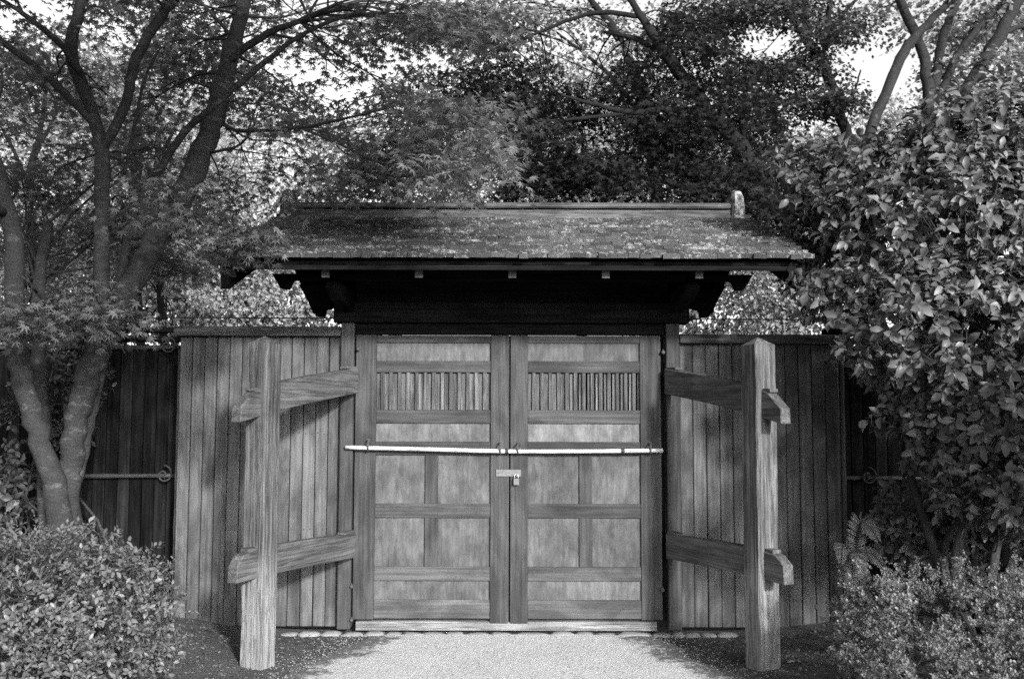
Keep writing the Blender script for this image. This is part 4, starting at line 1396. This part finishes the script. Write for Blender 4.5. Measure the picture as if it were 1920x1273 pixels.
# dark evergreen glints behind the maple stems
c = at(115, 720, 0.05)
ev = tag(empty('evergreen_shrub', (c.x, c.y, 0.1)), 'dark evergreen shrub between the maple stems and the fence', 'shrub')
P, O = shell_points([(c.x, c.y, c.z, 0.36, 0.2, 0.55), (c.x - 0.25, c.y, c.z - 0.5, 0.4, 0.2, 0.5)], 260, 0.6)
LP, LD, LN, LL, ax = whorls(P, O, 6, 0.055, 0.012, 0.9, 0.3)
shrub_wood(ev, P, ax, (c.x, c.y, 0.6), 0.015, 0.003, 150, M['bark_twig'], 5, 0.05)
leaf_cloud('foliage', LP, LD, LN, LL, CAMEL, M['leaf_deep'], ev, 0, 'leaf', 'foliage')

# fern beside the bamboo upright
c = at(1590, 1090, -0.5)
fern = tag(empty('fern', (c.x, c.y, 0.05)), 'small fern frond arching between fence and mounded shrub', 'fern')
base = np.array((c.x, c.y, 0.08))
for k, (dx, dy, top, ln) in enumerate(((0.16, -0.16, 0.80, 0.085), (-0.10, -0.18, 0.66, 0.075), (0.24, -0.05, 0.60, 0.075), (0.02, -0.28, 0.62, 0.08))):
    tip = base + np.array((dx, dy, top - 0.17))
    mid = base + np.array((dx * .4, dy * .4, top - 0.08))
    pts = catmull([(*base, .003), (*(base + (mid - base) * .55), .0028), (*mid, .0024), (*((mid + tip) / 2 + (0, 0, .045)), .0018), (*tip, .0008)], 10)
    mb = MB()
    mb.tube([(*(q[:3] - np.array(fern.location)), q[3]) for q in pts], 5)
    mb.build('rachis', M['bark_twig'], fern)
    P, D, N, L = [], [], [], []
    for i in range(11, len(pts) - 1):
        q0, q1 = pts[i][:3], pts[i + 1][:3]
        d = unit(q1 - q0)
        side = unit(np.cross(d, (0.3 * dx, -0.8, 0.6)))
        f = (i - 11) / (len(pts) - 12)
        for sub in (0, .5):
            for sg in (-1, 1):
                P.append(q0 + (q1 - q0) * sub); D.append(side * sg + d * 0.55 + np.array((0, 0, -.12)) + rng.normal(0, .05, 3))
                N.append(np.cross(side, d) * 1.0 + rng.normal(0, .15, 3)); L.append(ln * (0.25 + 0.75 * math.sin(math.pi * min(1, 0.25 + f * 0.75))) * rng.uniform(.9, 1.1))
    leaf_cloud('frond', np.array(P), np.array(D), np.array(N), np.array(L), oval(.085, .12, .02), M['leaf_fern'], fern, 0, 'pinna', 'frond')

# ------------------------------------------------------------------ small debris
def litter(name, lab, n, place, size, tmpl, mat):
    P = np.array([place() for _ in range(n)])
    a = rng.uniform(0, 6.28, n)
    D = np.stack([np.cos(a), np.sin(a), rng.normal(0, .15, n)], 1)
    N = np.stack([rng.normal(0, .25, n), rng.normal(0, .25, n), np.ones(n)], 1)
    return P, D, N, size * rng.uniform(.5, 1.3, n)


def on_roof():
    s = LEN * random.random() ** 0.8
    x = random.uniform(-1.85, 1.85)
    return (x, EAVE_Y + s * math.cos(SL) - .03 * math.sin(SL), EAVE_Z + s * math.sin(SL) + 0.042)


root = tag(empty('roof_litter', (0, -0.2, 2.8)), 'fallen leaves and needles scattered over the shingle roof', 'leaf litter', kind='stuff')
P, D, N, L = litter('x', '', 1500, on_roof, 0.026, MAPLE5, M['litter'])
leaf_cloud('leaves', P, D, N, L, MAPLE5, M['litter'], root, 0, 'leaf', 'leaves')
mb = MB()
for _ in range(420):
    p = np.array(on_roof()) - (0, -0.2, 2.8)
    a = random.uniform(0, 3.14); l = random.uniform(.015, .06)
    q = p + np.array((math.cos(a) * l, math.sin(a) * l, random.uniform(-.002, .012) + math.sin(a) * l * math.tan(SL)))
    mb.tube([(*p, .0016), (*q, .001)], 3, 0, False)
tag(mb.build('needles', M['litter'], root), kind='stuff')
t = NT('pale_moss')
n1 = t.noise(t.vec(rnd=False), 60, 4, 0.7)
ge = t.n('NewGeometry')
M['moss'] = t.finish(t.math('MULTIPLY', t.math('ADD', 0.03, t.math('MULTIPLY', ge.outputs['Random Per Island'], 0.17)), t.math('ADD', 0.6, n1)), 0.95, 0.05)
mb = MB()
for k in range(2400):
    if k < 700:                       # ragged fringe along the eave
        x = random.uniform(-1.88, 1.88); sl = random.uniform(-0.02, 0.03); h = random.uniform(0.028, 0.055)
    else:
        x = random.uniform(-1.87, 1.87); sl = LEN * random.random() ** 1.3; h = random.uniform(0.030, 0.045)
    p = np.array((x, EAVE_Y + sl * math.cos(SL) - h * math.sin(SL), EAVE_Z + sl * math.sin(SL) + h * math.cos(SL))) - (0, -0.2, 2.8)
    r = random.uniform(.005, .014)
    b = len(mb.v)
    for dx, dy, dz in ((1, 0, 0), (0, 1, 0), (-1, 0, 0), (0, -1, 0), (0, 0, .8), (0, 0, -.8)):
        mb.v.append((p[0] + dx * r * random.uniform(.7, 2.4), p[1] + dy * r * random.uniform(.7, 1.5), p[2] + dz * r * random.uniform(.6, 1.2)))
    for q in ((0, 1, 4), (1, 2, 4), (2, 3, 4), (3, 0, 4), (1, 0, 5), (2, 1, 5), (3, 2, 5), (0, 3, 5)): mb.f.append(tuple(b + i for i in q))
tag(mb.build('moss_clumps', M['moss'], root), kind='stuff')


def on_soil():
    while True:
        x, y = random.uniform(-2.6, 2.6), random.uniform(-1.9, -0.03)
        if abs(x) > 1.02 + 0.45 * min(1, -y / 1.4) - 0.1: return (x, y, ground_z(x, y) + 0.006)


root = tag(empty('ground_litter', (0, -1, 0)), 'bits of leaf and twig strewn over the dark soil', 'leaf litter', kind='stuff')
P, D, N, L = litter('x', '', 3200, on_soil, 0.018, MAPLE5, M['litter'])
leaf_cloud('leaves', P, D, N, L, MAPLE5, M['litter_dark'], root, 0, 'leaf', 'leaves')

mb = MB()
for _ in range(2600):
    if random.random() < 0.55:
        x, y, z = on_soil()
    else:
        y = random.uniform(-2.2, -0.06); x = random.uniform(-1.45, 1.4); z = -0.026
    r = random.uniform(.0025, .008)
    b = len(mb.v)
    for dx, dy, dz in ((1, 0, 0), (0, 1, 0), (-1, 0, 0), (0, -1, 0), (0, 0, .7), (0, 0, -.7)):
        mb.v.append((x + dx * r * random.uniform(.7, 1.3), y + dy * r * random.uniform(.7, 1.3), z + dz * r))
    for q in ((0, 1, 4), (1, 2, 4), (2, 3, 4), (3, 0, 4), (1, 0, 5), (2, 1, 5), (3, 2, 5), (0, 3, 5)): mb.f.append(tuple(b + i for i in q))
pale = MB()
for _ in range(1800):
    y = random.uniform(-2.0, -0.05); k = min(1, -y / 1.4)
    x = random.choice((-(1.02 + .40 * k), .93 + .55 * k)) + random.gauss(0, 0.16)
    r = random.uniform(.002, .007); b = len(pale.v); z = max(ground_z(x, y), -.026)
    for dx, dy, dz in ((1, 0, 0), (0, 1, 0), (-1, 0, 0), (0, -1, 0), (0, 0, .7), (0, 0, -.7)):
        pale.v.append((x + dx * r * random.uniform(.7, 1.3), y + dy * r * random.uniform(.7, 1.3), z + dz * r))
    for q in ((0, 1, 4), (1, 2, 4), (2, 3, 4), (3, 0, 4), (1, 0, 5), (2, 1, 5), (3, 2, 5), (0, 3, 5)): pale.f.append(tuple(b + i for i in q))
tag(pale.build('gravel_spill', M['stone']), 'pale gravel spilled along both ragged path edges', 'gravel', kind='stuff')
tag(mb.build('pebbles', M['grit']), 'small loose pebbles scattered over soil and path', 'pebbles', kind='stuff')
FM = tri_mesh('fallen_leaf', *MAPLE, M['litter'])
for k, (px, py, lab) in enumerate(((1485, 1230, 'pale fallen maple leaf on dark soil just right of the right post'), (1500, 1243, 'pale fallen leaf farther right on the soil near the right post'),
                                   (1297, 1213, 'fallen leaf at the gravel edge left of the right post'))):
    p = at(px, py, -1.0)
    d = Vector((p.x, CAM_Y, 0))
    # drop it onto the ground along a level that fits the soil there
    y = -1.05 if k < 2 else -0.62
    x = at(px, py, y).x
    o = link('fallen_leaf', FM)
    o.location = (x, y, ground_z(x, y) + 0.014)
    o.scale = (0.04, 0.04, 0.04)
    o.rotation_euler = (0.3, -0.2, k * 2.0)
    tag(o, lab, 'fallen leaf', 'fallen leaves on the ground')
